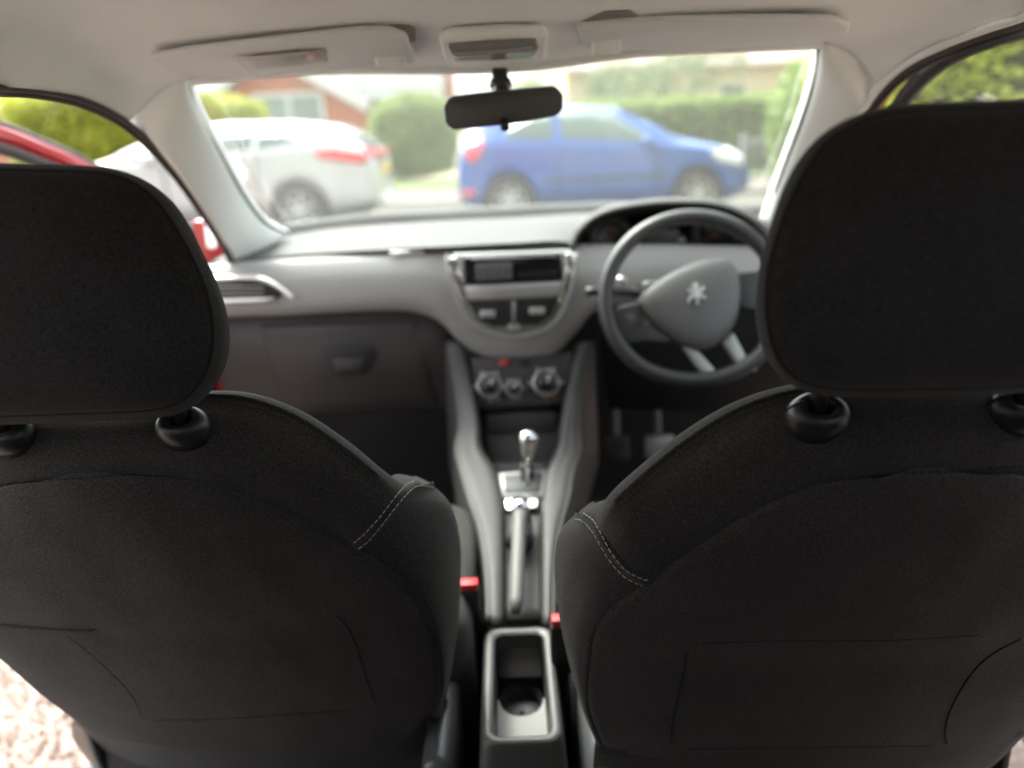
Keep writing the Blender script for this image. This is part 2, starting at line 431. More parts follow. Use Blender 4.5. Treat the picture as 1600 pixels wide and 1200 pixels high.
# ---- plants
def leaves(cx, cy, cz, rx, ry, rz, n, size, seed, boxy=0.0, flat_bottom=True):
    rnd = random.Random(seed); V, Fc = [], []
    lumps = [(rnd.uniform(0, 2 * PI), rnd.uniform(-1, 1), rnd.uniform(-.18, .22)) for _ in range(16)]
    for _ in range(n):
        th = rnd.uniform(0, 2 * PI); ph = rnd.uniform(-1, 1); r = 1 - abs(rnd.gauss(0, .13))
        s = math.sqrt(max(0, 1 - ph * ph))
        d = Vector((math.cos(th) * s, math.sin(th) * s, ph))
        if boxy:
            mxx = max(abs(d.x), abs(d.y), abs(d.z)); d = d.lerp(d / mxx, boxy)
        lump = 1.0
        for (lt, lp, la) in lumps:
            ls = math.sqrt(1 - lp * lp); dd = d.normalized().dot(Vector((math.cos(lt) * ls, math.sin(lt) * ls, lp)))
            if dd > .75: lump += la * (dd - .75) * 4 * .5
        c = Vector((cx + d.x * rx * r * lump, cy + d.y * ry * r * lump, cz + d.z * rz * r * lump))
        a = Vector((rnd.gauss(0, 1), rnd.gauss(0, 1), rnd.gauss(0, 1))).normalized(); b = a.orthogonal().normalized()
        k = size * rnd.uniform(.6, 1.3); a *= k; b *= k * .55
        m = len(V); V += [c - a, c - b * 1.0, c + a, c + b * 1.0]; Fc.append((m, m + 1, m + 2, m + 3))
    return V, Fc
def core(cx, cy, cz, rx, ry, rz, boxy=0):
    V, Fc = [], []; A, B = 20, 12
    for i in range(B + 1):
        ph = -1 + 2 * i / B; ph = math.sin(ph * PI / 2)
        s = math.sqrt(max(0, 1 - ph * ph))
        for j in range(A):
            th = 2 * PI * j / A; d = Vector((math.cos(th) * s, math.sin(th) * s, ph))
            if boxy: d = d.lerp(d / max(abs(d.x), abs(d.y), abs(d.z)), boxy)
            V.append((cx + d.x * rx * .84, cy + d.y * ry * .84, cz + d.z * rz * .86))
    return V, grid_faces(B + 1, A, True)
def bush(name, label, cat, x, y, z0, w_, d_, h, n, size, m, seed, boxy=.5, group=None):
    t = thing(name, label, cat, (x, y, z0), group)
    f = mk('foliage', *leaves(x, y, z0 + h / 2, w_ / 2, d_ / 2, h / 2, n, size, seed, boxy), m, t, smooth=False); tag(f, kind='stuff')
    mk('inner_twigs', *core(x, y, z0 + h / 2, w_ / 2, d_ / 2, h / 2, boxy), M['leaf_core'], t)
    return t
p = P(642, 200, 17.6)
bush('bush', 'rounded clipped green bush between the white car and the blue car', 'bush', p.x, 17.8, .08, 2.15, 1.6, 1.92, 11000, .06, M['leaf_g'], 1, .35)
p = P(345, 160, 18)
bush('bush', 'yellow green bush behind the roof of the white car, beside the brick house', 'bush', p.x, 18.2, .08, 2.0, 1.6, 2.05, 9000, .06, M['leaf_y'], 2, .4)
p = P(170, 200, 16.5)
bush('hedge', 'tall yellow green hedge seen through the open passenger door', 'hedge', p.x, 16.8, .05, 4.6, 1.6, 2.25, 18000, .07, M['leaf_y'], 3, .75)
p = P(1150, 190, 17.0)
bush('hedge', 'long mid green hedge behind the bonnet of the blue car', 'hedge', p.x - .3, 17.4, .05, 6.4, 1.5, 1.66, 20000, .06, M['leaf_g'], 4, .9)
p = P(930, 165, 18.5)
bush('hedge', 'darker green shrub mass behind the roof of the blue car', 'hedge', p.x, 19.2, .05, 3.4, 1.5, 1.62, 8000, .06, M['leaf_d'], 5, .7)
p = P(1262, 140, 17)
bush('bush', 'bright green shrub rising at the end of the hedge by the windscreen pillar', 'bush', p.x + .3, 16.6, .05, 1.9, 1.6, 2.0, 7000, .06, M['leaf_g'], 6, .5)
# greenery close to the driver's side
p = P(1545, 90, 6.0)
bush('hedge', 'tall bright yellow green hedge outside the driver window', 'hedge', p.x + .9, 6.4, 0, 4.0, 2.2, 3.4, 22000, .06, M['leaf_b'], 7, .6)
p = P(1412, 165, 9.5)
bush('bush', 'soft mid green bush behind the driver door frame', 'bush', p.x + .4, 10.5, 0, 3.2, 2.0, 2.1, 9000, .07, M['leaf_g'], 8, .5)

def tree(name, label, x, y, z0, h, crown_r, seed, m, n=9000, cz=None):
    rnd = random.Random(seed); t = thing(name, label, 'tree', (x, y, z0))
    trunk = [Vector((x, y, z0)), Vector((x + .05, y, z0 + h * .25)), Vector((x - .05, y + .05, z0 + h * .45)), Vector((x + .1, y, z0 + h * .8))]
    pts = spline(trunk, lin(10)); mk('trunk', *tube_data(pts, [.15 - .011 * i for i in range(11)], 9), M['bark'], t)
    V, Fc = [], []
    for k in range(7):
        s = pts[4 + k % 5]; a = rnd.uniform(0, 2 * PI); L = rnd.uniform(.5, 1.0) * crown_r
        e = s + Vector((math.cos(a) * L, math.sin(a) * L, rnd.uniform(.3, .9) * L)); mdl = (s + e) / 2 + Vector((0, 0, .12))
        mk('limb', *tube_data(spline([s, mdl, e], lin(5)), [.07, .06, .05, .04, .03, .02], 7), M['bark'], t)
        v, f = leaves(e.x, e.y, e.z, crown_r * .5, crown_r * .5, crown_r * .36, n // 8, .075, seed * 31 + k); 
        q = len(V); V += v; Fc += [tuple(i + q for i in ff) for ff in f]
    v, f = leaves(x, y, cz or z0 + h * .85, crown_r * .8, crown_r * .8, crown_r * .45, n // 8, .075, seed + 99)
    q = len(V); V += v; Fc += [tuple(i + q for i in ff) for ff in f]
    c = mk('crown', V, Fc, m, t, smooth=False); tag(c, kind='stuff')
    return t
p = P(1035, 120, 21)
tree('garden_tree', 'loose spreading garden tree in front of the cream house', p.x, 21, .05, 3.6, 1.7, 11, M['leaf_d'], 2600)
p = P(860, 110, 30)
tree('garden_tree', 'green tree beyond the blue car, left of the cream house', p.x, 31, 0, 3.2, 1.5, 12, M['leaf_g'], 6000)

# ---- houses (each a thing: walls, roof, windows)
def window(parent, c, wx, wz, m, frame=.07, bars=1, dy=-.05):
    """a framed window in a wall facing -Y, centred at c"""
    x, y, z = c
    fr = []
    def bx_(a, b):
        (x0, y0, z0), (x1, y1, z1) = a, b
        fr.append(([Vector(q) for q in ((x0, y0, z0), (x1, y0, z0), (x1, y1, z0), (x0, y1, z0), (x0, y0, z1), (x1, y0, z1), (x1, y1, z1), (x0, y1, z1))],
                   [(0, 3, 2, 1), (4, 5, 6, 7), (0, 1, 5, 4), (1, 2, 6, 5), (2, 3, 7, 6), (3, 0, 4, 7)]))
    bx_((x - wx / 2, y + dy, z - wz / 2), (x + wx / 2, y + .02, z - wz / 2 + frame))
    bx_((x - wx / 2, y + dy, z + wz / 2 - frame), (x + wx / 2, y + .02, z + wz / 2))
    for k in range(bars + 2):
        q = x - wx / 2 + (wx - frame) * k / (bars + 1)
        bx_((q, y + dy + .003, z - wz / 2 + frame), (q + frame, y + .02, z + wz / 2 - frame))
    f = mk('window', *join_data(fr), M['whitewood'], parent, smooth=False)
    box('pane', (x - wx / 2 + .01, y - .012, z - wz / 2 + .01), (x + wx / 2 - .01, y + .012, z + wz / 2 - .01), m, f, bevel=0)
    return f
# brick bungalow, gable towards the street
hy = 25.0
a = P(395, 200, hy); b = P(712, 200, hy); xl, xr = a.x, b.x
h1 = thing('brick_house', 'red brick bungalow with white barge boards and grey roof behind the white car', 'house', ((xl + xr) / 2, hy, 0))
apex = P(455, 108, hy); eav = P(565, 162, hy)
apx, apz = apex.x - .6, apex.z + .35; ex, ez = eav.x, eav.z
lx = 2 * apx - ex
# gable wall
vs = [(lx, hy, 0), (ex, hy, 0), (ex, hy, ez - .1), (apx, hy, apz - .05), (lx, hy, ez - .1)]
plate('gable_wall', vs, (0, 6, 0), M['brick'], h1, bevel=0, smooth=False)
for sx in (-1, 1):
    q = (ex if sx > 0 else lx) + sx * .25
    s0 = Vector((apx, hy - .35, apz + .12)); s1 = Vector((q, hy - .35, ez - .12))
    plate('roof_slope', [s0, s1, s1 + Vector((0, 6.7, 0)), s0 + Vector((0, 6.7, 0))], (0, 0, .12), M['slate'], h1, bevel=0, smooth=False)
    plate('barge_board', [s0 + Vector((0, -.03, .14)), s1 + Vector((0, -.03, .14)), s1 + Vector((0, -.03, -.16)), s0 + Vector((0, -.03, -.16))], (0, -.05, 0), M['whitewood'], h1, bevel=0, smooth=False)
c = P(452, 172, hy - .02); window(h1, (c.x, hy - .02, c.z), 2.3, 1.05, M['housewin'], .12, 1)
# side wing with eaves along the street
wy = hy + 1.5
wb = P(690, 160, wy); ezw = P(620, 141, wy).z; wx0 = apx + .3
plate('wing_wall', [(wx0, wy, 0), (wb.x, wy, 0), (wb.x, wy, ezw - .15), (wx0, wy, ezw - .15)], (0, 4, 0), M['brick'], h1, bevel=0, smooth=False)
plate('wing_roof', [(wx0 - .3, wy - .4, ezw - .05), (wb.x + .15, wy - .4, ezw - .05), (wb.x + .15, wy + 3.4, ezw + 2.2), (wx0 - .3, wy + 3.4, ezw + 2.2)], (0, 0, .12), M['slate'], h1, bevel=0, smooth=False)
box('fascia_board', (wx0 - .1, wy - .46, ezw - .30), (wb.x + .1, wy - .40, ezw + .04), M['whitewood'], h1, bevel=0)
ez = ezw
c = P(697, 130, wy + .6)
box('chimney', (c.x - .30, wy + .4, ez - .6), (c.x + .28, wy + 1.1, c.z + .5), M['brick'], h1, bevel=.01)
# far left bungalow
hy2 = 21.0
c = P(10, 180, hy2)
h2 = thing('brick_house', 'orange brick house with white barge board at the edge, seen over the open red door', 'house', (c.x, hy2, 0))
rx_ = P(52, 200, hy2).x; tz = P(0, 135, hy2).z
plate('gable_wall', [(rx_ - 6, hy2, 0), (rx_, hy2, 0), (rx_, hy2, tz - .95), (rx_ - 3, hy2, tz + .6), (rx_ - 6, hy2, tz - .95)], (0, 6, 0), M['brick'], h2, bevel=0, smooth=False)
for sx in (-1, 1):
    s0 = Vector((rx_ - 3, hy2 - .35, tz + .75)); s1 = Vector((rx_ - 3 + sx * 3.3, hy2 - .35, tz - 1.0))
    plate('roof_slope', [s0, s1, s1 + Vector((0, 6.7, 0)), s0 + Vector((0, 6.7, 0))], (0, 0, .12), M['slate'], h2, bevel=0, smooth=False)
    plate('barge_board', [s0 + Vector((0, -.03, .14)), s1 + Vector((0, -.03, .14)), s1 + Vector((0, -.03, -.2)), s0 + Vector((0, -.03, -.2))], (0, -.05, 0), M['whitewood'], h2, bevel=0, smooth=False)
# cream house on the right
hy3 = 27.0
a = P(885, 160, hy3); b = P(1350, 160, hy3)
zt3 = P(1150, 98, hy3).z
h3 = thing('cream_house', 'long cream rendered bungalow with brown tiled roof behind the hedge', 'house', ((a.x + b.x) / 2, hy3, 0))
plate('wall', [(a.x, hy3, 0), (b.x, hy3, 0), (b.x, hy3, zt3), (a.x, hy3, zt3)], (0, 6, 0), M['render'], h3, bevel=0, smooth=False)
plate('roof', [(a.x - .3, hy3 - .5, zt3 - .1), (b.x + .3, hy3 - .5, zt3 - .1), (b.x + .3, hy3 + 3, zt3 + 1.5), (a.x - .3, hy3 + 3, zt3 + 1.5)], (0, 0, .12), M['terra'], h3, bevel=0, smooth=False)
box('gutter', (a.x - .3, hy3 - .62, zt3 - .12), (b.x + .3, hy3 - .51, zt3 - .02), M['whitewood'], h3, bevel=.02)
c = P(1145, 146, hy3 - .02); window(h3, (c.x, hy3 - .02, c.z), .95, .55, M['darkwin'], .06, 0)
c = P(950, 135, hy3 - .02); window(h3, (c.x, hy3 - .02, c.z), 1.2, .8, M['housewin'], .08, 1)

# ---- iron garden gate past the bonnet of the blue car
gy = 12.9
g0 = P(1158, 300, gy); g1 = P(1228, 300, gy)
gt = thing('garden_gate', 'weathered dark iron gate with curved top past the nose of the blue car', 'gate', ((g0.x + g1.x) / 2, gy, .1))
ztop = P(1160, 222, gy).z
for xx in (g0.x, g1.x): box('post', (xx - .05, gy - .05, .05), (xx + .05, gy + .05, ztop + .12), M['iron'], gt, bevel=.01)
top = [Vector((g0.x + (g1.x - g0.x) * t, gy, ztop + .09 * math.sin(PI * t) - .06)) for t in (0, .25, .5, .75, 1)]
tube('top_rail', top, .03, M['iron'], gt, smoothp=10)
tube('bottom_rail', [Vector((g0.x, gy, .25)), Vector((g1.x, gy, .25))], .02, M['iron'], gt)
for i in range(1, 7):
    t = i / 7; x = g0.x + (g1.x - g0.x) * t
    tube('bar', [Vector((x, gy, .2)), Vector((x, gy, ztop - .06 + .09 * math.sin(PI * t)))], .012, M['iron'], gt, n=6)

# ---- parked cars across the road
def interp(tab, x):
    if x <= tab[0][0]: return tab[0][1]
    for (a, va), (b, vb) in zip(tab, tab[1:]):
        if x <= b:
            t = (x - a) / (b - a); t = t * t * (3 - 2 * t) * .35 + t * .65
            return va + (vb - va) * t
    return tab[-1][1]
def parked_car(name, label, L, top, belt, hw, hr, wheels, R, paint, windows, loc, rz, extras, sill=.24):
    """x runs from the rear (0) to the nose (L); tables give roofline, belt line and half widths"""
    t = thing(name, label, 'car', loc, 'cars parked across the road', rz)
    def side_y(x, z, out=.006):
        zb = interp(belt, x); zt = interp(top, x); w0 = interp(hw, x); w1 = interp(hr, x)
        if z <= zb: return w0 + out - .10 * max(0, (zb - .35 - z)) ** 1.5 * .8
        return w0 - .03 + (w1 - w0 + .03) * min(1, (z - zb) / max(.02, zt - zb)) ** 1.2 + out
    N = int(L / .04); rows = []
    for i in range(N + 1):
        x = L * i / N; zb = interp(belt, x); zt = max(interp(top, x), zb + .02); w0 = interp(hw, x); w1 = interp(hr, x)
        lo = sill
        for xw in wheels:
            d = abs(x - xw); ra = R + .05
            if d < ra: lo = max(lo, R + math.sqrt(ra * ra - d * d) - .0)
        lo = min(lo, zb - .08)
        e = max(0, .16 - x, x - (L - .16)); lo = max(lo, sill + e * .6)
        zs = [lo, lo + (zb - lo) * .35, lo + (zb - lo) * .7, zb - .03, zb]
        half = [(0, lo + .02)] + [(side_y(x, z, 0) , z) for z in zs]
        for f in (.25, .5, .75, .93): z = zb + (zt - zb) * f; half.append((side_y(x, z, 0), z))
        half += [(w1 * .85, zt), (w1 * .5, zt + .012), (0, zt + .02)]
        rows.append([Vector((x, -y, z)) for y, z in half] + [Vector((x, y, z)) for y, z in half[::-1]][1:-1])
    V = [p for r in rows for p in r]; nb = len(rows[0])
    Fc = grid_faces(len(rows), nb, True) + [tuple(range(nb)), tuple(range((len(rows) - 1) * nb, len(rows) * nb))[::-1]]
    mk('body', V, Fc, paint, t, local=True)
    box('underbody', (.3, -interp(hw, L / 2) + .12, sill - .04), (L - .3, interp(hw, L / 2) - .12, .62), M['matt_black'], t, local=True, bevel=.02)
    for sgn in (-1, 1):
        for poly in windows:
            # dense outline, laid onto the side of the body
            pts = []
            for i, (x, z) in enumerate(poly):
                x2, z2 = poly[(i + 1) % len(poly)]
                for k in range(6): f = k / 6; pts.append((x + (x2 - x) * f, z + (z2 - z) * f))
            # triangulated strip between upper and lower border
            xs = [p[0] for p in pts]; x0, x1 = min(xs), max(xs); cols = []
            for k in range(25):
                x = x0 + (x1 - x0) * (k + .02) / 24.04; zz = []
                for (ax, az), (bx, bz) in zip(pts, pts[1:] + pts[:1]):
                    if (ax - x) * (bx - x) <= 0 and ax != bx: zz.append(az + (bz - az) * (x - ax) / (bx - ax))
                if len(zz) >= 2: cols.append((x, min(zz), max(zz)))
            V, Fc = [], []
            for (x, a_, b_) in cols:
                for f in (0, .33, .66, 1): z = a_ + (b_ - a_) * f; V.append((x, sgn * side_y(x, z, .012), z))
            Fc = grid_faces(len(cols), 4)
            if sgn > 0: Fc = [f[::-1] for f in Fc]
            mk('side_window', V, Fc, M['carglass'], t, local=True, solid=-.006)
    for xw in wheels:
        for sgn in (-1, 1):
            yy = sgn * (interp(hw, xw) - .02)
            wv, wf = [], []
            wt = lathe('wheel', (xw, yy - sgn * .10, R), (0, sgn, 0), [(R * .62, 0), (R * .9, 0), (R, .03), (R, .17), (R * .93, .2), (R * .68, .2), (R * .66, .17)], M['tyre'], t, 36, local=True)
            rm = lathe('rim', (xw, yy - sgn * .10, R), (0, sgn, 0), [(R * .67, .06), (R * .67, .185), (R * .62, .19), (R * .58, .15), (R * .57, .07)], M['rim'], None, 36)
            rm.parent = wt
            dk = lathe('brake_disc', (xw, yy - sgn * .10, R), (0, sgn, 0), [(.001, .09), (R * .6, .09), (R * .6, .06)], M['iron'], None, 24); dk.parent = wt
            for k in range(7):
                a = 2 * PI * k / 7; c, s = math.cos(a), math.sin(a)
                q = [Vector((xw + c * r_ - s * o_, yy + sgn * h_, R + s * r_ + c * o_)) for r_, o_, h_ in ((.03, -.03, .08), (R * .62, -.018, .075), (R * .62, .018, .075), (.03, .03, .08))]
                sp = plate('spoke', q, (0, -sgn * .03, 0), M['rim'], None, bevel=.004); sp.parent = wt
            hb = lathe('hub_cap', (xw, yy - sgn * .10, R), (0, sgn, 0), [(.06, .12), (.06, .185), (.001, .19)], M['rim'], None, 16); hb.parent = wt
    extras(t, side_y)
    return t
def side_sheet(poly, sgn, sy, lift, n=14):
    pts = []
    for i, (x, z) in enumerate(poly):
        x2, z2 = poly[(i + 1) % len(poly)]
        for k in range(6): f = k / 6; pts.append((x + (x2 - x) * f, z + (z2 - z) * f))
    xs = [p[0] for p in pts]; x0, x1 = min(xs), max(xs); cols = []
    for k in range(n):
        x = x0 + (x1 - x0) * (k + .02) / (n - .96); zz = []
        for (ax, az), (bx, bz) in zip(pts, pts[1:] + pts[:1]):
            if (ax - x) * (bx - x) <= 0 and ax != bx: zz.append(az + (bz - az) * (x - ax) / (bx - ax))
        if len(zz) >= 2: cols.append((x, min(zz), max(zz)))
    V = []
    for (x, a_, b_) in cols:
        for f in (0, .33, .66, 1): z = a_ + (b_ - a_) * f; V.append((x, sgn * sy(x, z, lift), z))
    Fc = grid_faces(len(cols), 4)
    return V, ([f[::-1] for f in Fc] if sgn > 0 else Fc)
def surf_patch(t, name, pts, sy, m, th=.02, sgns=(-1, 1), lift=.012):
    for s in sgns:
        mk(name, *side_sheet(pts, s, sy, lift + th * .5), m, t, local=True, solid=-th)
# blue hatchback facing right
def blue_extra(t, sy):
    surf_patch(t, 'tail_light', [(.10, .95), (.16, .80), (.28, .82), (.36, 1.00), (.33, 1.14), (.20, 1.10)], sy, M['taillight'])
    surf_patch(t, 'headlight', [(3.30, .84), (3.42, .70), (3.80, .62), (3.84, .72), (3.60, .86)], sy, M['headlamp'])
    surf_patch(t, 'side_rubbing_strip', [(1.15, .53), (2.75, .53), (2.75, .58), (1.15, .58)], sy, M['strip_blue'], .012)
    surf_patch(t, 'rear_reflector', [(.06, .45), (.06, .38), (.22, .38), (.22, .45)], sy, M['taillight'], .008)
    surf_patch(t, 'door_line', [(1.32, .35), (1.335, .35), (1.335, .92), (1.32, .92)], sy, M['matt_black'], .003)
    surf_patch(t, 'door_line', [(2.60, .35), (2.615, .35), (2.615, .90), (2.60, .90)], sy, M['matt_black'], .003)
    surf_patch(t, 'door_handle', [(1.45, .82), (1.62, .82), (1.62, .86), (1.45, .86)], sy, M['bluepaint'], .03)
    for s in (-1, 1):
        box('wing_mirror', (2.42, s * .90 - .09, .93), (2.56, s * .90 + .09, 1.05), M['bluepaint'], t, local=True, bevel=.03)
    box('rear_number_plate', (-.03, -.26, .60), (-.005, .26, .71), M['plate'], t, local=True, bevel=.004)
    mk('windscreen', [(2.95, -.62, .985), (2.95, .62, .985), (2.18, .50, 1.425), (2.18, -.50, 1.425)], [(0, 1, 2, 3)], M['carglass'], t, local=True, solid=.006)
yb = 9.68
xr0 = P(787, 305, yb).x
parked_car('parked_car', 'blue three door hatchback parked facing right across the road', 3.95,
    [(0, .70), (.05, 1.02), (.20, 1.22), (.42, 1.37), (.9, 1.44), (1.6, 1.445), (2.1, 1.395), (2.5, 1.23), (2.95, 1.00), (3.45, .90), (3.80, .76), (3.95, .60)],
    [(0, .62), (.1, .98), (.5, 1.02), (1.5, .97), (2.6, .92), (3.0, .90), (3.45, .84), (3.8, .70), (3.95, .52)],
    [(0, .62), (.12, .78), (.5, .85), (2, .86), (3.2, .85), (3.7, .74), (3.95, .50)],
    [(0, .55), (.3, .56), (.9, .60), (2.1, .58), (2.9, .68), (3.4, .68), (3.8, .55), (3.95, .40)],
    [.68, 3.17], .305, M['bluepaint'],
    [[(.62, 1.06), (1.28, 1.00), (1.26, 1.38), (1.0, 1.36), (.72, 1.22)], [(1.36, .995), (2.62, .955), (2.45, 1.08), (2.05, 1.33), (1.7, 1.40), (1.34, 1.39)]],
    (xr0 - .60, yb + .82, 0), 0.0, blue_extra)
# white hatchback facing left
def white_extra(t, sy):
    surf_patch(t, 'tail_light', [(.03, .96), (.10, .86), (.66, .95), (.70, 1.02), (.40, 1.06), (.06, 1.05)], sy, M['taillight'])
    surf_patch(t, 'headlight', [(3.60, .78), (3.75, .70), (4.12, .66), (4.0, .80)], sy, M['headlamp'])
    surf_patch(t, 'bumper_trim', [(.02, .40), (.02, .30), (.62, .27), (.50, .34)], sy, M['black_plastic'], .02)
    surf_patch(t, 'door_line', [(1.42, .34), (1.435, .34), (1.435, .98), (1.42, .98)], sy, M['matt_black'], .003)
    surf_patch(t, 'door_line', [(2.55, .34), (2.565, .34), (2.565, .94), (2.55, .94)], sy, M['matt_black'], .003)
    box('rear_number_plate', (-.035, -.26, .72), (-.008, .26, .84), M['plate'], t, local=True, bevel=.004)
    box('rear_light_bar', (-.02, -.60, .94), (.03, .60, 1.02), M['taillight'], t, local=True, bevel=.01)
    mk('rear_window', [(.03, -.60, 1.05), (.03, .60, 1.05), (.52, .50, 1.30), (.52, -.50, 1.30)], [(0, 1, 2, 3)], M['carglass'], t, local=True, solid=.02)
    box('spoiler', (.18, -.55, 1.17), (.42, .55, 1.20), M['whitepaint'], t, local=True, bevel=.01)
    for s in (-1, 1): box('wing_mirror', (2.62, s * .93 - .09, .95), (2.76, s * .93 + .09, 1.06), M['whitepaint'], t, local=True, bevel=.03)
yw = 9.08
xw0 = P(468, 322, yw).x
parked_car('parked_car', 'white five door hatchback parked facing left with its red rear lamps showing', 4.28,
    [(0, .80), (.05, 1.02), (.14, 1.10), (.55, 1.31), (1.1, 1.375), (1.9, 1.39), (2.4, 1.345), (2.9, 1.18), (3.35, 1.00), (3.8, .90), (4.15, .74), (4.28, .55)],
    [(0, .70), (.1, 1.0), (.6, 1.08), (1.5, 1.02), (2.8, .95), (3.3, .92), (3.8, .82), (4.15, .66), (4.28, .48)],
    [(0, .66), (.10, .78), (.5, .87), (2, .885), (3.4, .87), (3.9, .76), (4.28, .48)],
    [(0, .58), (.3, .56), (.9, .62), (2.2, .60), (3.1, .70), (3.6, .68), (4.1, .55), (4.28, .38)],
    [.96, 3.50], .325, M['whitepaint'],
    [[(.80, 1.15), (1.40, 1.07), (1.40, 1.28), (1.15, 1.26)], [(1.47, 1.065), (2.40, 1.01), (2.25, 1.29), (1.47, 1.30)], [(2.48, 1.005), (3.15, .985), (2.60, 1.20), (2.38, 1.27)]],
    (xw0 + .96, yw + .88, 0), PI, white_extra)
# ================================================================== THE CAR WE SIT IN
car = thing('car', 'red right-hand drive hatchback seen from its own back seat, pale roof lining and pillars', 'car', (0, .6, 0))
# ---- roof lining
G = [
 [W(-.54, -1.25, .02), W(-.40, -1.25, .13), W(0, -1.25, .15), W(.40, -1.25, .13), W(.54, -1.25, .02)],
 [W(-.57, -.3, .07), W(-.42, -.3, .165), W(0, -.3, .185), W(.42, -.3, .165), W(.57, -.3, .07)],
 [W(-.57, .35, .07), W(-.42, .35, .160), W(0, .35, .18), W(.42, .35, .160), W(.57, .35, .08)],
]
def hl(pts): return pts
rowD = [P(0, 135, .83), P(60, 95, .80), None, None, None, P(1545, 20, .80), P(1600, 22, .83)]
def R(x0, xs, y, zs):
    return [W(x, y, z) for x, z in zip(xs, zs)]
rows = [
 [W(-.54, -1.25, .02), W(-.46, -1.25, .10), W(-.25, -1.25, .145), W(0, -1.25, .15), W(.25, -1.25, .145), W(.46, -1.25, .10), W(.54, -1.25, .02)],
 [W(-.57, -.3, .06), W(-.49, -.3, .14), W(-.25, -.3, .18), W(0, -.3, .185), W(.25, -.3, .18), W(.49, -.3, .14), W(.57, -.3, .07)],
 [W(-.57, .35, .06), W(-.49, .35, .14), W(-.25, .35, .175), W(0, .35, .18), W(.25, .35, .175), W(.49, .35, .14), W(.57, .35, .08)],
 [P(0, 135, .80), W(-.47, .78, .125), W(-.25, .78, .150), W(0, .78, .152), W(.25, .78, .150), W(.47, .78, .130), P(1600, 23, .815)],
 [P(100, 148, .90), W(-.46, .90, .106), W(-.25, .90, .118), W(0, .90, .120), W(.25, .90, .120), W(.46, .90, .112), P(1484, 64, .925)],
 [P(150, 163, .97), W(-.47, .98, .084), W(-.25, .98, .098), W(0, .98, .100), W(.25, .98, .101), W(.46, .98, .098), P(1420, 94, 1.0)],
 [P(200, 190, 1.04), P(292, 124, 1.06), P(500, 106, 1.08), P(790, 104, 1.08), P(1010, 78, 1.08), P(1284, 66, 1.06), P(1374, 136, 1.07)],
]
grid_mesh('roof_lining', loft(rows, 48, 60), M['roof_cloth'], car, eye=(0, .5, .6), solid=.02)
# windscreen header trim
hp = [P(292, 128, 1.062), P(500, 110, 1.085), P(790, 107, 1.085), P(1010, 82, 1.085), P(1284, 70, 1.062)]
tube('header_trim', hp, .006, M['roof_cloth'], car, smoothp=24)
# ---- A pillar trims
def pillar(inner, outer, mid_off, name='pillar_trim'):
    rows_ = []
    for (iu, iv, iy), (ou, ov, oy) in zip(inner, outer):
        a_, b_ = P(iu, iv, iy), P(ou, ov, oy); m_ = (a_ + b_) / 2
        toc = Vector((0 if m_.x == 0 else -math.copysign(1, m_.x) * .6, -.8, 0)) * mid_off
        rows_.append([a_ + (a_ - b_) * .0 + Vector((0, .035, .01)), a_, a_.lerp(b_, .3) + toc * .9, a_.lerp(b_, .65) + toc, b_, b_ + Vector((math.copysign(.02, b_.x), .03, 0))])
    return grid_mesh(name, loft(rows_, 40, 20), M['pillar'], car, solid=.008)
pillar([(284, 104, 1.066), (288, 126, 1.066), (302, 172, 1.10), (338, 238, 1.22), (378, 308, 1.40), (410, 350, 1.52), (446, 372, 1.62)],
       [(170, 166, 1.06), (196, 186, 1.062), (236, 222, 1.08), (288, 284, 1.18), (328, 340, 1.30), (354, 386, 1.40), (366, 414, 1.46)], .008)
pillar([(1287, 48, 1.066), (1284, 70, 1.066), (1280, 112, 1.10), (1264, 170, 1.20), (1240, 232, 1.34), (1214, 300, 1.50), (1196, 350, 1.60)],
       [(1392, 108, 1.07), (1372, 130, 1.085), (1350, 165, 1.10), (1332, 205, 1.18), (1316, 262, 1.30), (1300, 330, 1.42), (1290, 400, 1.48)], .008)
# dark glass edge beside the pillars
for path in ([(291, 126, 1.075), (304, 172, 1.115), (340, 236, 1.235), (381, 306, 1.415), (415, 348, 1.54), (450, 366, 1.64)],
             [(1281, 72, 1.075), (1277, 112, 1.115), (1260, 170, 1.215), (1236, 232, 1.355), (1210, 300, 1.52)]):
    tube('windscreen_edge', [P(*q) for q in path], .004, M['rubber'], car, smoothp=24)
# door opening seals
lp = [(-260, 128, .45), (-120, 130, .62), (0, 138, .80), (60, 142, .86), (130, 157, .94), (192, 187, 1.03), (240, 228, 1.09), (284, 280, 1.18), (322, 336, 1.30), (352, 384, 1.40), (368, 418, 1.46)]
def seal(px, name='door_seal', r=.008, m='seal', o=(0, 0, 0)):
    pts = [P(*q) + Vector(o) for q in px]
    tube(name, pts, r, M[m], car, smoothp=50, n=10)
seal(lp, r=.004); seal(lp, 'door_aperture_flange', .003, 'rubber', (-.0055, .003, -.0035)); seal(lp, 'door_aperture_edge', .003, 'seal', (-.0085, .004, -.005))
rp = [(1760, -35, .60), (1600, 26, .82), (1545, 44, .88), (1480, 68, .93), (1425, 94, 1.0), (1388, 122, 1.05), (1360, 155, 1.09), (1340, 195, 1.14), (1318, 262, 1.28), (1300, 330, 1.42)]
seal(rp, r=.005, m='pillar'); seal(rp, 'door_aperture_flange', .0045, 'seal', (.007, .003, -.005)); seal(rp, 'door_aperture_edge', .005, 'rubber', (.013, .006, -.009))
# red paint of the side of the body beyond the seals
def strip(name, A, B, m, th=.012, n=40):
    a_ = spline([P(*q) for q in A], lin(n)); b_ = spline([P(*q) for q in B], lin(n))
    return grid_mesh(name, [a_, b_], m, car, solid=th)
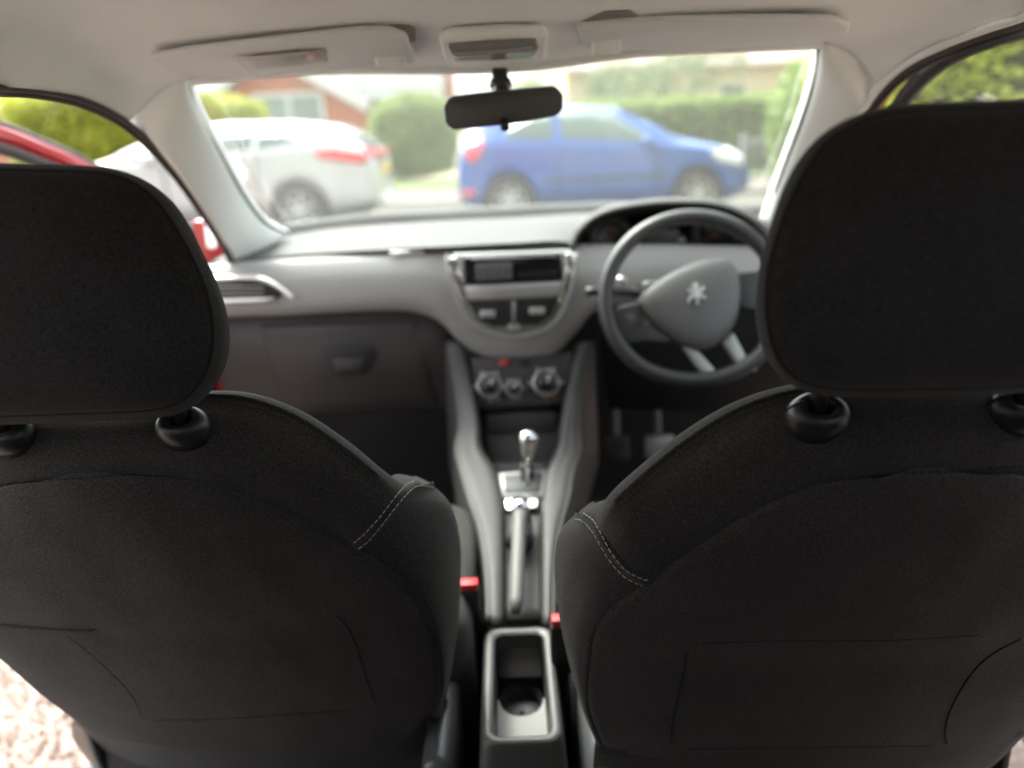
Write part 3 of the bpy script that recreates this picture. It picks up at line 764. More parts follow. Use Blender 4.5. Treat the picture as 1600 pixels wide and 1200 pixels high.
# ---- windscreen glass
gl = [[P(270, 100, 1.07), P(790, 96, 1.12), P(1305, 44, 1.07)],
      [P(352, 236, 1.36), P(800, 210, 1.50), P(1258, 196, 1.36)],
      [P(450, 385, 1.74), P(800, 356, 1.98), P(1180, 352, 1.74)]]
grid_mesh('windscreen', loft(gl, 16, 24), M['windscreen'], car, solid=.004)
cw = [P(440, 372, 1.70), P(560, 355, 1.90), P(700, 346, 1.99), P(850, 338, 2.0), P(1000, 334, 1.96), P(1200, 345, 1.72)]
tube('scuttle_panel', [q + Vector((0, .05, .006)) for q in cw], .022, M['matt_black'], car, smoothp=24)
# wiper blades resting at the base
tube('wiper_blade', [P(560, 352, 2.06), P(700, 338, 2.10), P(850, 332, 2.08)], .008, M['rubber'], car, smoothp=10)
tube('wiper_blade', [P(880, 330, 2.08), P(1010, 326, 2.06), P(1130, 330, 1.96)], .008, M['rubber'], car, smoothp=10)
# ---- outer bodywork (what other views would see)
rp3 = [[W(-.60, -1.45, -.02), W(0, -1.45, .10), W(.60, -1.45, -.02)], [W(-.62, -.3, .17), W(0, -.3, .27), W(.62, -.3, .17)],
       [W(-.62, .5, .16), W(0, .5, .26), W(.62, .5, .16)], [W(-.58, 1.10, .13), W(0, 1.16, .17), W(.58, 1.10, .13)]]
grid_mesh('roof', loft(rp3, 20, 20), M['redpaint'], car, eye=(0, 0, 8), solid=.01)
bon = [[W(-.66, 1.98, -.34), W(0, 2.12, -.27), W(.66, 1.98, -.34)], [W(-.68, 2.5, -.42), W(0, 2.6, -.35), W(.68, 2.5, -.42)], [W(-.60, 2.9, -.58), W(0, 3.05, -.50), W(.60, 2.9, -.58)]]
grid_mesh('bonnet', loft(bon, 14, 16), M['redpaint'], car, eye=(0, 2.4, 8), solid=.01)
box('front_bumper', (-.78, 2.85, .2), (.78, 3.1, .62), M['redpaint'], car, bevel=.08)
for s in (-1, 1):
    box('front_wing', (s * .70 - .10, 1.72, .25), (s * .70 + .10, 2.9, .78), M['redpaint'], car, bevel=.05)
    plate('rear_pillar', [W(s * .60, -.62, -.2), W(s * .60, -1.3, -.2), W(s * .55, -1.3, .10), W(s * .55, -.85, .10)], (s * .05, 0, 0), M['pillar'], car)
    plate('centre_pillar', [W(s * .655, .28, -.95), W(s * .655, .46, -.95), W(s * .645, .42, -.2), W(s * .585, .40, .09), W(s * .585, .30, .09), W(s * .645, .28, -.2)], (s * .03, 0, 0), M['pillar'], car)
    box('sill_trim', (s * .61 - .06, -.7, .18), (s * .61 + .06, 1.5, .34), M['sillplast'], car, bevel=.02)
    plate('rear_door_card', [(s * .66, -.72, .25), (s * .66, .28, .25), (s * .66, .28, .88), (s * .66, -.72, .93)], (s * .06, 0, 0), M['matt_black'], car)
    plate('rear_door_window', [(s * .655, -.66, .92), (s * .655, .26, .88), (s * .59, .26, 1.21), (s * .59, -.6, 1.20)], (s * .004, 0, 0), M['rear_tint'], car, bevel=0)
    plate('quarter_body', [(s * .67, -1.5, .25), (s * .67, -.72, .25), (s * .67, -.72, .93), (s * .67, -1.5, .95)], (s * .06, 0, 0), M['redpaint'], car)
box('tailgate', (-.66, -1.52, .25), (.66, -1.44, .92), M['redpaint'], car, bevel=.02)
plate('rear_window', [(-.58, -1.46, .93), (.58, -1.46, .93), (.50, -1.28, 1.22), (-.50, -1.28, 1.22)], (0, -.006, 0), M['rear_tint'], car, bevel=0)
box('floor', (-.70, -1.45, .17), (.70, 1.85, .21), M['carpet'], car, bevel=0)
box('bulkhead', (-.70, 1.80, .2), (.70, 1.84, .88), M['matt_black'], car, bevel=0)
# rear bench, behind the camera
box('rear_seat_cushion', (-.62, -.62, .30), (.62, -.12, .56), M['cloth'], car, bevel=.05, segs=4)
box('rear_seat_back', (-.62, -.90, .45), (.62, -.70, 1.02), M['cloth'], car, bevel=.05, segs=4, rot=Matrix.Rotation(math.radians(18), 3, 'X'))
# front posts: red metal by the open passenger door
plate('door_post', [P(298, 345, 1.56), P(352, 345, 1.56), P(374, 420, 1.60), P(376, 560, 1.60), P(378, 700, 1.60), P(325, 700, 1.60), P(310, 420, 1.60)], (0, .05, 0), M['redpaint'], car, bevel=.006)
plate('door_hinge', [P(352, 535, 1.55), P(366, 535, 1.55), P(366, 590, 1.55), P(352, 590, 1.55)], (0, .03, 0), M['rubber'], car, bevel=.004)
plate('door_check_strap', [P(318, 350, 1.53), P(331, 352, 1.53), P(334, 390, 1.53), P(322, 388, 1.53)], (0, .02, 0), M['pillar'], car, bevel=.004)
plate('side_footwell_trim', [P(378, 500, 1.5), P(400, 500, 1.7), P(450, 760, 1.7), P(380, 760, 1.5)], (-.01, 0, 0), M['lower'], car)
# exterior strips beside the driver's opening
strip('body_edge', [(1447, 92, 1.05), (1405, 118, 1.09), (1378, 148, 1.13), (1356, 190, 1.18), (1330, 270, 1.3)],
      [(1418, 124, 1.14), (1394, 148, 1.17), (1376, 176, 1.2), (1362, 210, 1.24), (1345, 280, 1.36)], M['redpaint'])

# ---- open passenger door (front left)
hin = P(316, 420, 1.64)
pts = [hin, P(262, 358, 1.58), P(190, 304, 1.52), P(122, 263, 1.46), P(60, 237, 1.38), P(0, 214, 1.30), P(-90, 190, 1.20), P(-190, 186, 1.10)]
rear = P(-190, 186, 1.10)
zb = hin.z - .04
lowline = [Vector((p.x, p.y, zb)) for p in pts]
dl = grid_mesh('front_door', [[q for q in lowline], [q + Vector((-.03, .02, -.30)) for q in lowline], [Vector((q.x, q.y, .30)) for q in lowline]], M['redpaint'], car, solid=.05)
tag(dl, 'red passenger door standing wide open')
tube('window_frame', [p + Vector((0, 0, .006)) for p in pts], .016, M['redpaint'], dl, smoothp=30, n=12)
tube('window_seal', [p + Vector((.004, -.012, -.019)) for p in pts], .010, M['rubber'], dl, smoothp=30, n=8)
tube('roof_drip_strip', [p + Vector((.004, -.002, .021)) for p in pts], .008, M['seal'], dl, smoothp=30, n=8)
tube('rear_window_frame', [rear, Vector((rear.x - .02, rear.y - .03, zb))], .02, M['redpaint'], dl)
V = [p for p in pts] + [q for q in lowline]
n_ = len(pts)
mk('window_glass', V, [(i, i + 1, n_ + i + 1, n_ + i) for i in range(n_ - 1)], M['sideglass'], dl, smooth=False, solid=.004)
grid_mesh('door_card', [[q + Vector((.01, -.055, -.01)) for q in lowline], [q + Vector((0, -.06, -.30)) for q in lowline], [Vector((q.x, q.y - .055, .34)) for q in lowline]], M['matt_black'], dl, solid=.01)
m_ = P(255, 372, 1.9)
box('wing_mirror', (m_.x - .17, m_.y, m_.z - .10), (m_.x - .02, m_.y + .10, m_.z + .03), M['redpaint'], dl, bevel=.03)

# ---- driver's door (front right), ajar
fr = [(1760, 0, .66), (1610, 40, .86), (1550, 58, .93), (1490, 84, 1.0), (1446, 116, 1.07), (1412, 156, 1.14), (1388, 200, 1.22), (1372, 250, 1.32), (1362, 320, 1.42)]
fp = [P(*q) for q in fr]
gf = spline(fp, lin(16))
gl2 = [[p for p in gf], [Vector((p.x + .05, p.y, min(p.z - .02, .86))) for p in gf]]
dr = grid_mesh('front_door', [[p + Vector((.10, 0, 0)) for p in gl2[1]], [Vector((p.x + .14, p.y, .3)) for p in gl2[1]]], M['redpaint'], car, solid=.05)
tag(dr, 'red driver door with a black window frame, slightly ajar')
grid_mesh('door_card', [[p + Vector((-.012, 0, -.01)) for p in gl2[1]], [Vector((p.x + .02, p.y, .3)) for p in gl2[1]]], M['matt_black'], dr, solid=.01)
tube('window_frame', fp, .013, M['rubber'], dr, smoothp=40, n=12)
grid_mesh('window_glass', gl2, M['sideglass'], dr, solid=.004)
# ================================================================== FITTINGS UNDER THE ROOF
def visor(label, near, far, loc, sticker=None, clip=None):
    t = thing('sun_visor', label, 'sun visor', tuple(loc), 'folded sun visors')
    pts = [P(*q) for q in near + far]
    plate('panel', pts, (0, .003, .008), M['visor'], t, bevel=.005, segs=3)
    if clip: 
        c = P(*clip); box('hinge_clip', (c.x - .018, c.y - .008, c.z - .006), (c.x + .018, c.y + .010, c.z + .016), M['roof_cloth'], t, bevel=.004)
    return t
v1 = visor('folded passenger sun visor carrying a faint warning sticker', [(232, 92, .92), (290, 81, .915), (420, 66, .905), (560, 50, .90), (610, 49, .90), (636, 60, .91), (645, 80, .95)],
      [(648, 100, 1.0), (560, 106, 1.045), (420, 117, 1.05), (345, 122, 1.05), (285, 124, 1.045), (262, 112, 1.0)], P(440, 90, .95), clip=(610, 96, .985))
st = [P(366, 88, .945), P(505, 74, .945), P(513, 92, .99), P(386, 108, .99)]
dn = Vector((0, -.0015, -.0035))
s_ = plate('warning_sticker', [p + dn for p in st], (0, 0, .001), M['label'], v1, bevel=0)
rs = [P(478, 78, .95), P(500, 76, .95), P(504, 86, .975), P(482, 89, .975)]
plate('sticker_mark', [p + dn * 1.4 for p in rs], (0, 0, .0005), M['faded_red'], s_, bevel=0)
for k in range(4):
    f0, f1 = .18 + .19 * k, .26 + .19 * k
    a0 = st[0].lerp(st[3], f0); a1 = st[1].lerp(st[2], f0); b0 = st[0].lerp(st[3], f1); b1 = st[1].lerp(st[2], f1)
    plate('print_line', [a0.lerp(a1, .08) + dn * 1.4, a0.lerp(a1, .72) + dn * 1.4, b0.lerp(b1, .72) + dn * 1.4, b0.lerp(b1, .08) + dn * 1.4], (0, 0, .0005), M['visor'], s_, bevel=0)
visor('folded driver sun visor, plain grey with no sticker', [(902, 44, .92), (960, 36, .915), (1060, 33, .905), (1200, 31, .90), (1300, 32, .90), (1328, 40, .92), (1326, 52, .96)],
      [(1272, 71, 1.045), (1150, 76, 1.05), (1010, 80, 1.05), (935, 82, 1.04), (908, 72, 1.0)], P(1110, 55, .95), clip=(948, 76, .99))
# dark plates standing in for the shadow in the roof round the visors
plate('visor_recess_shade', [P(540, 45, .925), P(553, 37, .915), P(575, 33, .91), P(612, 33, .91), P(638, 39, .915), P(650, 50, .92), P(650, 66, .935), P(640, 66, .93)], (0, .004, .004), M['recess'], car, bevel=.0015)
plate('visor_recess_shade', [P(908, 34, .925), P(945, 19, .90), P(985, 17, .90), P(1000, 28, .92)], (0, .004, .004), M['recess'], car, bevel=.0015)

# roof console with courtesy lamp
rc = thing('courtesy_lamp', 'roof courtesy lamp with clear lens in its pale surround above the mirror', 'lamp', tuple(P(772, 80, .96)))
plate('surround', [P(686, 66, .925), P(700, 57, .915), P(780, 52, .912), P(845, 51, .915), P(857, 58, .92), P(854, 92, 1.0), (P(842, 104, 1.03)), P(780, 108, 1.035), P(702, 108, 1.03), P(694, 96, 1.0)], (0, .004, .012), M['roof_cloth'], rc, bevel=.006, segs=3)
dn2 = Vector((0, -.002, -.006))
ln = plate('lens', [p + dn2 for p in (P(700, 68, .935), P(770, 62, .93), (P(838, 58, .93)), P(842, 68, .95), P(832, 84, .975), P(770, 87, .98), P(708, 89, .98))], (0, 0, .006), M['glosslens'], rc, bevel=.002)
for a_, b_, c_, d_ in (((706, 73), (832, 63), (830, 68), (710, 77)), ((712, 80), (768, 77), (766, 81), (714, 83))):
    plate('silver_strip', [P(q[0], q[1], .94 + .001 * (q[1] - 60)) + dn2 * 1.5 for q in (a_, b_, c_, d_)], (0, 0, .002), M['silver'], ln, bevel=.0005)  # thin bright silver strips laid on the lens

# mirror
mr = thing('rear_view_mirror', 'black interior rear-view mirror hanging from the windscreen header', 'mirror', tuple(P(785, 170, 1.0)))
def rr(px, y, shrink=0):
    c = sum((P(u, v, y) for u, v in px), Vector()) / len(px)
    return [P(u, v, y).lerp(c, shrink) for u, v in px]
mo = [(693, 168), (697, 157), (708, 152), (785, 143), (864, 136), (875, 140), (880, 150), (880, 170), (876, 178), (866, 183), (790, 196), (712, 204), (702, 201), (696, 192)]
plate('housing', rr(mo, 1.0), (0, .028, .004), M['mirror'], mr, bevel=.006, segs=4)
gm = plate('mirror_face', [p + Vector((0, -.0012, 0)) for p in rr(mo, 1.0, .05)], (0, .001, 0), mat('mirror_reflection_grey', (.11, .112, .11), .8, spec=.1), mr, bevel=0)  # matt grey painted in place of the dark reflection in the mirror
tube('stem', [P(781, 108, 1.06), P(782, 128, 1.055), P(786, 150, 1.03)], .011, M['black_plastic'], mr, smoothp=8)
lathe('ball_joint', P(782, 122, 1.058), (0, -.2, -1), [(.001, 0), (.014, .002), (.016, .010), (.010, .018), (.001, .02)], M['black_plastic'], mr, 16)
tube('dipping_lever', [P(788, 190, 1.0), P(789, 200, .992)], .006, M['black_plastic'], mr)

# ================================================================== DASHBOARD
db = thing('dashboard', 'moulded grey dashboard sweeping across beneath the windscreen', 'dashboard', tuple(P(790, 440, 1.45)))
# top pad from lip to windscreen base
lip = [(330, 412, 1.44), (345, 409, 1.45), (450, 403, 1.45), (600, 394, 1.44), (700, 389, 1.43), (800, 384, 1.43), (880, 382, 1.44), (930, 404, 1.45), (1050, 406, 1.45), (1200, 402, 1.46), (1420, 392, 1.46)]
topb = [(352, 402, 1.50), (400, 385, 1.58), (480, 362, 1.78), (600, 351, 1.93), (700, 345, 1.98), (800, 340, 2.0), (900, 334, 1.99), (1050, 330, 1.93), (1200, 338, 1.74), (1400, 345, 1.52)]
A_ = [P(*q) for q in lip]; B_ = [P(*q) for q in topb]
grid_mesh('top_pad', loft([[a + Vector((0, .004, -.008)) for a in A_], [a + Vector((0, -.002, 0)) for a in A_], [a + Vector((0, .012, .003)) for a in A_], [a.lerp(b, .5) + Vector((0, 0, .006)) for a, b in zip(A_, B_)], B_], 30, 60), M['dash'], db, eye=(0, .2, 2.2), solid=.005)
# fascia
cols = [(250, 424, 508), (345, 413, 496), (450, 406, 492), (600, 397, 485), (655, 393, 489), (690, 391, 505), (722, 389, 537), (760, 388, 557), (820, 387, 562), (868, 386, 550), (900, 385, 520), (925, 384, 490), (960, 383, 478), (1050, 384, 474), (1180, 386, 474), (1420, 386, 478)]
rows_f = []
for f, y in ((-.02, 1.440), (.10, 1.425), (.35, 1.408), (.6, 1.400), (.82, 1.398), (.95, 1.405)):
    rows_f.append([P(u, a + (b - a) * f, y) for u, a, b in cols])
rows_f.append([P(u, b, 1.418) for u, a, b in cols])
rows_f.append([P(u, b + 3, 1.44) + Vector((0, .03, .004)) for u, a, b in cols])
grid_mesh('fascia', loft(rows_f, 36, 90), M['fascia'], db, solid=.012)
# dark gap under fascia and glovebox
GL = [[P(300, 485, 1.48), P(372, 485, 1.47), P(480, 485, 1.465), P(600, 480, 1.465), P(690, 485, 1.47), P(715, 545, 1.47)],
      [P(335, 545, 1.46), P(378, 540, 1.45), P(480, 538, 1.44), P(600, 536, 1.44), P(690, 540, 1.45), P(718, 590, 1.46)],
      [P(345, 600, 1.48), P(392, 595, 1.47), P(480, 595, 1.46), P(600, 595, 1.46), P(692, 595, 1.47), P(722, 630, 1.48)],
      [P(360, 660, 1.52), P(410, 650, 1.51), P(480, 648, 1.50), P(600, 644, 1.50), P(696, 642, 1.50), P(728, 660, 1.50)]]
grid_mesh('lower_panel', loft(GL, 20, 40), M['lower'], db, solid=.02)
gd = [(400, 508), (652, 500), (668, 560), (690, 632), (560, 640), (440, 642), (418, 575)]
gb = grid_mesh('glovebox_lid', loft([[P(404, 510, 1.446), P(520, 506, 1.436), P(652, 502, 1.446)], [P(420, 575, 1.448), P(540, 572, 1.438), P(666, 566, 1.448)], [P(446, 640, 1.488), P(560, 638, 1.480), P(688, 632, 1.488)]], 16, 24, True, True), M['lower'], db, push={'u0': .008, 'u1': .008, 'v0': .008, 'v1': .008, 'w': .012}, solid=.01)
plate('handle_recess', [P(503, 545, 1.424), P(577, 541, 1.424), P(584, 556, 1.424), P(568, 584, 1.428), P(520, 588, 1.428), P(506, 562, 1.426)], (0, .006, 0), M['matt_black'], gb, bevel=.003)
plate('handle', [P(520, 563, 1.420), P(568, 560, 1.420), P(562, 579, 1.423), P(524, 582, 1.423)], (0, .008, 0), M['lower'], gb, bevel=.003)
# passenger air vent
vt = plate('air_vent', [P(300, 440, 1.392), P(400, 436, 1.392), P(432, 450, 1.392), P(440, 462, 1.392), P(420, 470, 1.392), P(300, 474, 1.392)], (0, .01, 0), M['matt_black'], db, bevel=.002)
for k in range(4):
    v_ = 446 + k * 7; plate('vent_slat', [P(310, v_ + 1, 1.386), P(412, v_, 1.386), P(412, v_ + 3, 1.388), P(310, v_ + 4, 1.388)], (0, .004, 0), M['fascia'], vt, bevel=.001)
tube('vent_trim', [P(290, 437, 1.385), P(345, 434, 1.385), P(400, 434, 1.385), P(425, 442, 1.385), P(448, 458, 1.385), P(457, 466, 1.385)], .0068, M['silver'], vt, smoothp=20, flat=.6)
tube('vent_trim', [P(290, 472, 1.387), P(350, 470, 1.387), P(428, 467, 1.387)], .0065, M['silver'], vt, smoothp=12, flat=.6)
plate('airbag_badge', [P(608, 393, 1.425), P(660, 391, 1.425), P(664, 401, 1.425), P(612, 403, 1.425)], (0, .004, 0), M['silver'], db, bevel=.001)
# centre stack upper: radio and vents
cs = plate('centre_panel', [P(706, 398, 1.392), P(895, 392, 1.392), P(893, 440, 1.386), P(878, 485, 1.386), P(850, 512, 1.388), P(800, 520, 1.388), P(755, 512, 1.388), P(728, 480, 1.386), P(712, 440, 1.388)], (0, .02, 0), M['fascia'], db, bevel=.004)
tube('lower_surround', [P(700, 398, 1.385), P(702, 430, 1.380), P(716, 474, 1.378), P(742, 508, 1.380), P(800, 526, 1.382), P(856, 512, 1.380), P(884, 476, 1.378), P(898, 428, 1.380), P(902, 396, 1.385)], .0035, M['trim_grey'], cs, smoothp=50)
plate('surround_wing', [P(696, 404, 1.381), P(714, 402, 1.381), P(724, 440, 1.376), P(732, 478, 1.374), P(722, 472, 1.376), P(704, 436, 1.378)], (0, .006, 0), M['chrome'], cs, bevel=.002)
plate('surround_wing', [P(884, 396, 1.381), P(900, 396, 1.381), P(897, 432, 1.378), P(880, 472, 1.376), P(872, 474, 1.374), P(882, 436, 1.376)], (0, .006, 0), M['chrome'], cs, bevel=.002)
ra = plate('radio', [P(724, 402, 1.376), P(877, 396, 1.376), P(878, 438, 1.374), P(727, 445, 1.374)], (0, .02, 0), M['gloss'], db, bevel=.002)
plate('display', [P(742, 412, 1.373), P(800, 409, 1.373), P(801, 436, 1.372), P(744, 439, 1.372)], (0, .003, 0), mat('lcd', (.10, .10, .10), .3), ra, bevel=.0005)
for u0, u1, v0, v1 in ((746, 756, 415, 436), (766, 773, 413, 433), (776, 784, 413, 432), (787, 796, 412, 431)):
    tube('display_digit', [P(u0, v0, 1.3705), P(u1, v0, 1.3705), P(u1, v1, 1.3695), P(u0, v1, 1.3695)], .0009, M['digit'], ra, n=6, closed=True, up=(0, -1, .2))
for k in range(6):
    u0 = 812 + k * 10; plate('radio_button', [P(u0, 426 - k * .4, 1.372), P(u0 + 7, 426 - k * .4, 1.372), P(u0 + 7, 434 - k * .4, 1.372), P(u0, 434 - k * .4, 1.372)], (0, .003, 0), M['black_plastic'], ra, bevel=.0005)
tube('disc_slot', [P(735, 405, 1.3735), P(868, 400, 1.3735)], .0014, M['iron'], ra)
plate('silver_band', [P(728, 448, 1.374), P(878, 441, 1.374), P(874, 462, 1.373), P(732, 469, 1.373)], (0, .012, 0), M['silver'], cs, bevel=.002)
vn = plate('centre_vent', [P(733, 473, 1.378), P(873, 467, 1.378), P(862, 492, 1.378), P(840, 508, 1.38), P(770, 511, 1.38), P(745, 498, 1.378)], (0, .01, 0), M['matt_black'], db, bevel=.002)
for k in range(4):
    v_ = 478 + k * 8; e_ = k * 7
    plate('vent_slat', [P(741 + e_, v_ + 1, 1.375), P(868 - e_, v_ - 4, 1.375), P(868 - e_, v_ - 1, 1.377), P(741 + e_, v_ + 4, 1.377)], (0, .004, 0), M['console_dark'], vn, bevel=.0008)
for u_, v_ in ((762, 492), (839, 487)):
    plate('vent_tab', [P(u_ - 12, v_ - 5, 1.371), P(u_ + 12, v_ - 6, 1.371), P(u_ + 12, v_ + 4, 1.371), P(u_ - 12, v_ + 5, 1.371)], (0, .006, 0), M['silver'], vn, bevel=.0015)
tube('vent_divider', [P(803, 470, 1.374), P(803, 510, 1.376)], .003, M['fascia'], vn)
plate('hazard_switch', [P(794, 508, 1.374), P(812, 507, 1.374), P(812, 515, 1.374), P(794, 516, 1.374)], (0, .004, 0), M['silver'], vn, bevel=.001)

# instrument binnacle
bo = [(886, 404), (890, 378), (903, 352), (938, 327), (1000, 313), (1070, 309), (1130, 315), (1180, 338), (1212, 372), (1222, 404)]
bi = [(896, 404), (899, 382), (912, 360), (944, 337), (1002, 324), (1070, 320), (1126, 326), (1170, 346), (1198, 376), (1206, 404)]
binn = thing('instrument_cluster', 'hooded instrument cluster with dark dials above the steering wheel', 'instrument cluster', tuple(P(1050, 380, 1.48)))
grid_mesh('hood', loft([[P(u, v, 1.66) + Vector((0, 0, -.008)) for u, v in bo], [P(u, v, 1.54) for u, v in bo], [P(u, v, 1.45) + Vector((0, 0, .0)) for u, v in bo], [P(u * .5 + a * .5, v * .5 + b * .5, 1.425) for (u, v), (a, b) in zip(bo, bi)], [P(u, v, 1.43) for u, v in bi], [P(u, v, 1.46) for u, v in bi]], 30, 50), M['dash'], binn, eye=(.3, 1.4, 3))
grid_mesh('hood_lining', loft([[P(u, v, 1.46) for u, v in bi], [P(u, v + 4, 1.52) for u, v in bi], [P(u, v + 8, 1.58) for u, v in bi]], 8, 40), M['matt_black'], binn, eye=tuple(P(1050, 390, 1.3)), solid=-.004)
plate('dial_panel', [P(u, v + 4, 1.56) for u, v in bi], (0, .02, .0), M['gloss'], binn, bevel=0)
def dial(u, v, r, needle, y=1.548):
    c = P(u, v, y); nrm = (0, -1, .28)
    d = lathe('dial', c, nrm, [(r, -.004), (r, .004), (r * .9, .004), (r * .88, 0), (.001, 0)], M['black_plastic'], binn, 32)
    X, Y, Z = frame_of(nrm)
    V = []
    for k in range(21):
        a = math.radians(225 - 270 * k / 20); e = X * -math.cos(a) + Y * math.sin(a); e = X * math.cos(a) + Y * math.sin(a)
        V.append(tube_data([c + e * r * .72 + Z * .002, c + e * r * .84 + Z * .002], .0011, 5))
    q = mk('scale_mark', *join_data(V), M['print_white'], d); tag(q, kind='stuff')
    a = math.radians(needle); e = X * math.cos(a) + Y * math.sin(a)
    tube('needle', [c + Z * .004, c + e * r * .8 + Z * .004], .0014, M['needle'], d, n=6)
    for k in range(5):
        a = math.radians(150 - 24 * k); e = X * math.cos(a) + Y * math.sin(a)
        if r > .04: box('warning_lamp', tuple(c + e * r * .45 + Z * .002 - Vector((.003, .001, .003))), tuple(c + e * r * .45 + Z * .002 + Vector((.003, .001, .003))), M['needle'] if k % 2 else M['digit'], d, bevel=0)
dial(955, 372, .050, 215); dial(1120, 366, .056, 200)
plate('trip_display', [P(1010, 362, 1.546), P(1060, 359, 1.546), P(1060, 392, 1.55), P(1010, 395, 1.55)], (0, .004, 0), mat('trip_lcd', (.12, .12, .12), .3), binn, bevel=.001)
# lower trim under the dials, in front of the column
plate('cluster_trim', [P(902, 402, 1.42), P(1210, 396, 1.42), P(1220, 412, 1.415), P(900, 418, 1.415)], (0, .03, 0), M['fascia'], binn, bevel=.006)

# ================================================================== STEERING WHEEL
swc = P(1083, 468, 1.262)
tilt = math.radians(22)
WX = Vector((1, 0, 0)); WN = Vector((0, -math.cos(tilt), math.sin(tilt))); WU = Vector((0, math.sin(tilt), math.cos(tilt)))
_r = math.radians(-2.0)
sw = thing('steering_wheel', 'dark grey three-spoke steering wheel with silver lion badge on its hub', 'steering wheel', tuple(swc))
def wp(a, b, c=0.0): return swc + WX * a + WU * b + WN * c
def wq(u, v, c=0.0): # point of the wheel plane seen at a pixel
    d = ray(u, v); t = (swc + WN * c - CAMP).dot(WN) / d.dot(WN); return CAMP + d * t
rim = []
for k in range(72):
    a = 2 * PI * k / 72; rr_ = 1.0
    b = math.sin(a); bb = b * .160 if b > -0.75 else -(.160 * .75 + (abs(b) - .75) * .160 * .85)
    rim.append(wp(math.cos(a) * .160, bb * .95, 0))
tube('rim', rim, .0138, M['wheelskin'], sw, n=16, closed=True, up=tuple(WN), flat=1.05)
pad = [(998, 470), (1006, 455), (1030, 436), (1062, 418), (1100, 404), (1128, 402), (1146, 410), (1156, 432), (1158, 462), (1154, 492), (1142, 520), (1118, 541), (1094, 547), (1066, 538), (1034, 514), (1010, 490)]
pp = [wq(u, v, .012) for u, v in pad]; pc = sum(pp, Vector()) / len(pp)
rings = [[p.lerp(pc, s) + WN * h for p in pp] for s, h in ((0, -.035), (-.01, -.01), (.0, .003), (.06, .010), (.25, .016), (.6, .019), (.97, .020))]
n_ = len(pp)
V = [p for r in rings for p in r]; Fc = grid_faces(len(rings), n_, True) + [tuple(range((len(rings) - 1) * n_, len(rings) * n_))]
hubo = mk('hub_pad', V, Fc, M['hub'], sw, sub=1)
def spoke(px, dep=.02, m='wheelskin', nm='spoke'):
    return plate(nm, [wq(u, v, .002) for u, v in px], tuple(WN * -dep), M[m], sw, bevel=.005, segs=3)
spoke([(950, 500), (966, 478), (1004, 470), (1024, 505), (1060, 536), (1010, 534), (966, 540)])
spoke([(1150, 425), (1212, 420), (1222, 470), (1205, 490), (1156, 482)])
spoke([(1066, 540), (1092, 548), (1122, 582), (1134, 592), (1108, 596), (1090, 574)], .012, 'trim_grey')
spoke([(1128, 534), (1146, 518), (1172, 566), (1186, 578), (1160, 582), (1150, 566)], .012, 'trim_grey')
spoke([(976, 492), (1000, 478), (1018, 505), (1000, 515), (980, 512)], .006, 'fascia', 'spoke_inlay')
# lion badge: a rearing beast in raised silver
lion = [(0, .95), (.22, .80), (.30, .55), (.16, .42), (.30, .30), (.62, .42), (.80, .62), (.92, .50), (.70, .22), (.42, .08), (.50, -.10), (.85, -.18), (1.0, -.42), (.88, -.58), (.74, -.40), (.45, -.36), (.22, -.45), (.30, -.72), (.10, -.95), (-.10, -.92), (.04, -.68), (-.10, -.42), (-.34, -.30), (-.62, -.52), (-.70, -.80), (-.86, -.78), (-.80, -.42), (-.48, -.10), (-.28, .14), (-.62, .10), (-.82, .26), (-.68, .36), (-.36, .34), (-.18, .50), (-.42, .62), (-.30, .76), (-.12, .74)]
bc = wq(1087, 459, .036)
plate('badge', [bc + WX * (a * .0175) + WU * (b * .021) for a, b in lion], tuple(WN * .003), M['badge'], sw, bevel=.0006)
# column and stalks
cl = thing('steering_column', 'dark steering column shroud with control stalks behind the wheel', 'steering column', tuple(P(1070, 500, 1.36)))
plate('shroud', [wp(-.085, .05, -.05), wp(.085, .05, -.05), wp(.07, -.055, -.05), wp(-.07, -.055, -.05)], tuple(WN * -.12), M['black_plastic'], cl, bevel=.015, segs=3)
tube('stalk', [wp(-.06, .02, -.055), wp(-.14, .028, -.04), wp(-.190, .026, -.03)], .009, M['black_plastic'], cl, smoothp=10)
tube('stalk', [wp(-.05, -.02, -.06), wp(-.12, -.03, -.05), wp(-.135, -.03, -.048)], .009, M['silver'], cl, smoothp=8)
tube('stalk', [wp(.06, .02, -.055), wp(.14, .022, -.04), wp(.165, .024, -.035)], .008, M['black_plastic'], cl, smoothp=10)
tube('stalk_ring', [wp(-.115, .045, -.04), wp(-.13, .05, -.035)], .006, M['silver'], cl)

# dark lower dash on the driver's side
tag(plate('knee_panel', [P(930, 478, 1.45), P(1420, 478, 1.45), P(1420, 650, 1.56), P(950, 640, 1.56)], (0, .02, 0), M['matt_black'], db, bevel=.004))

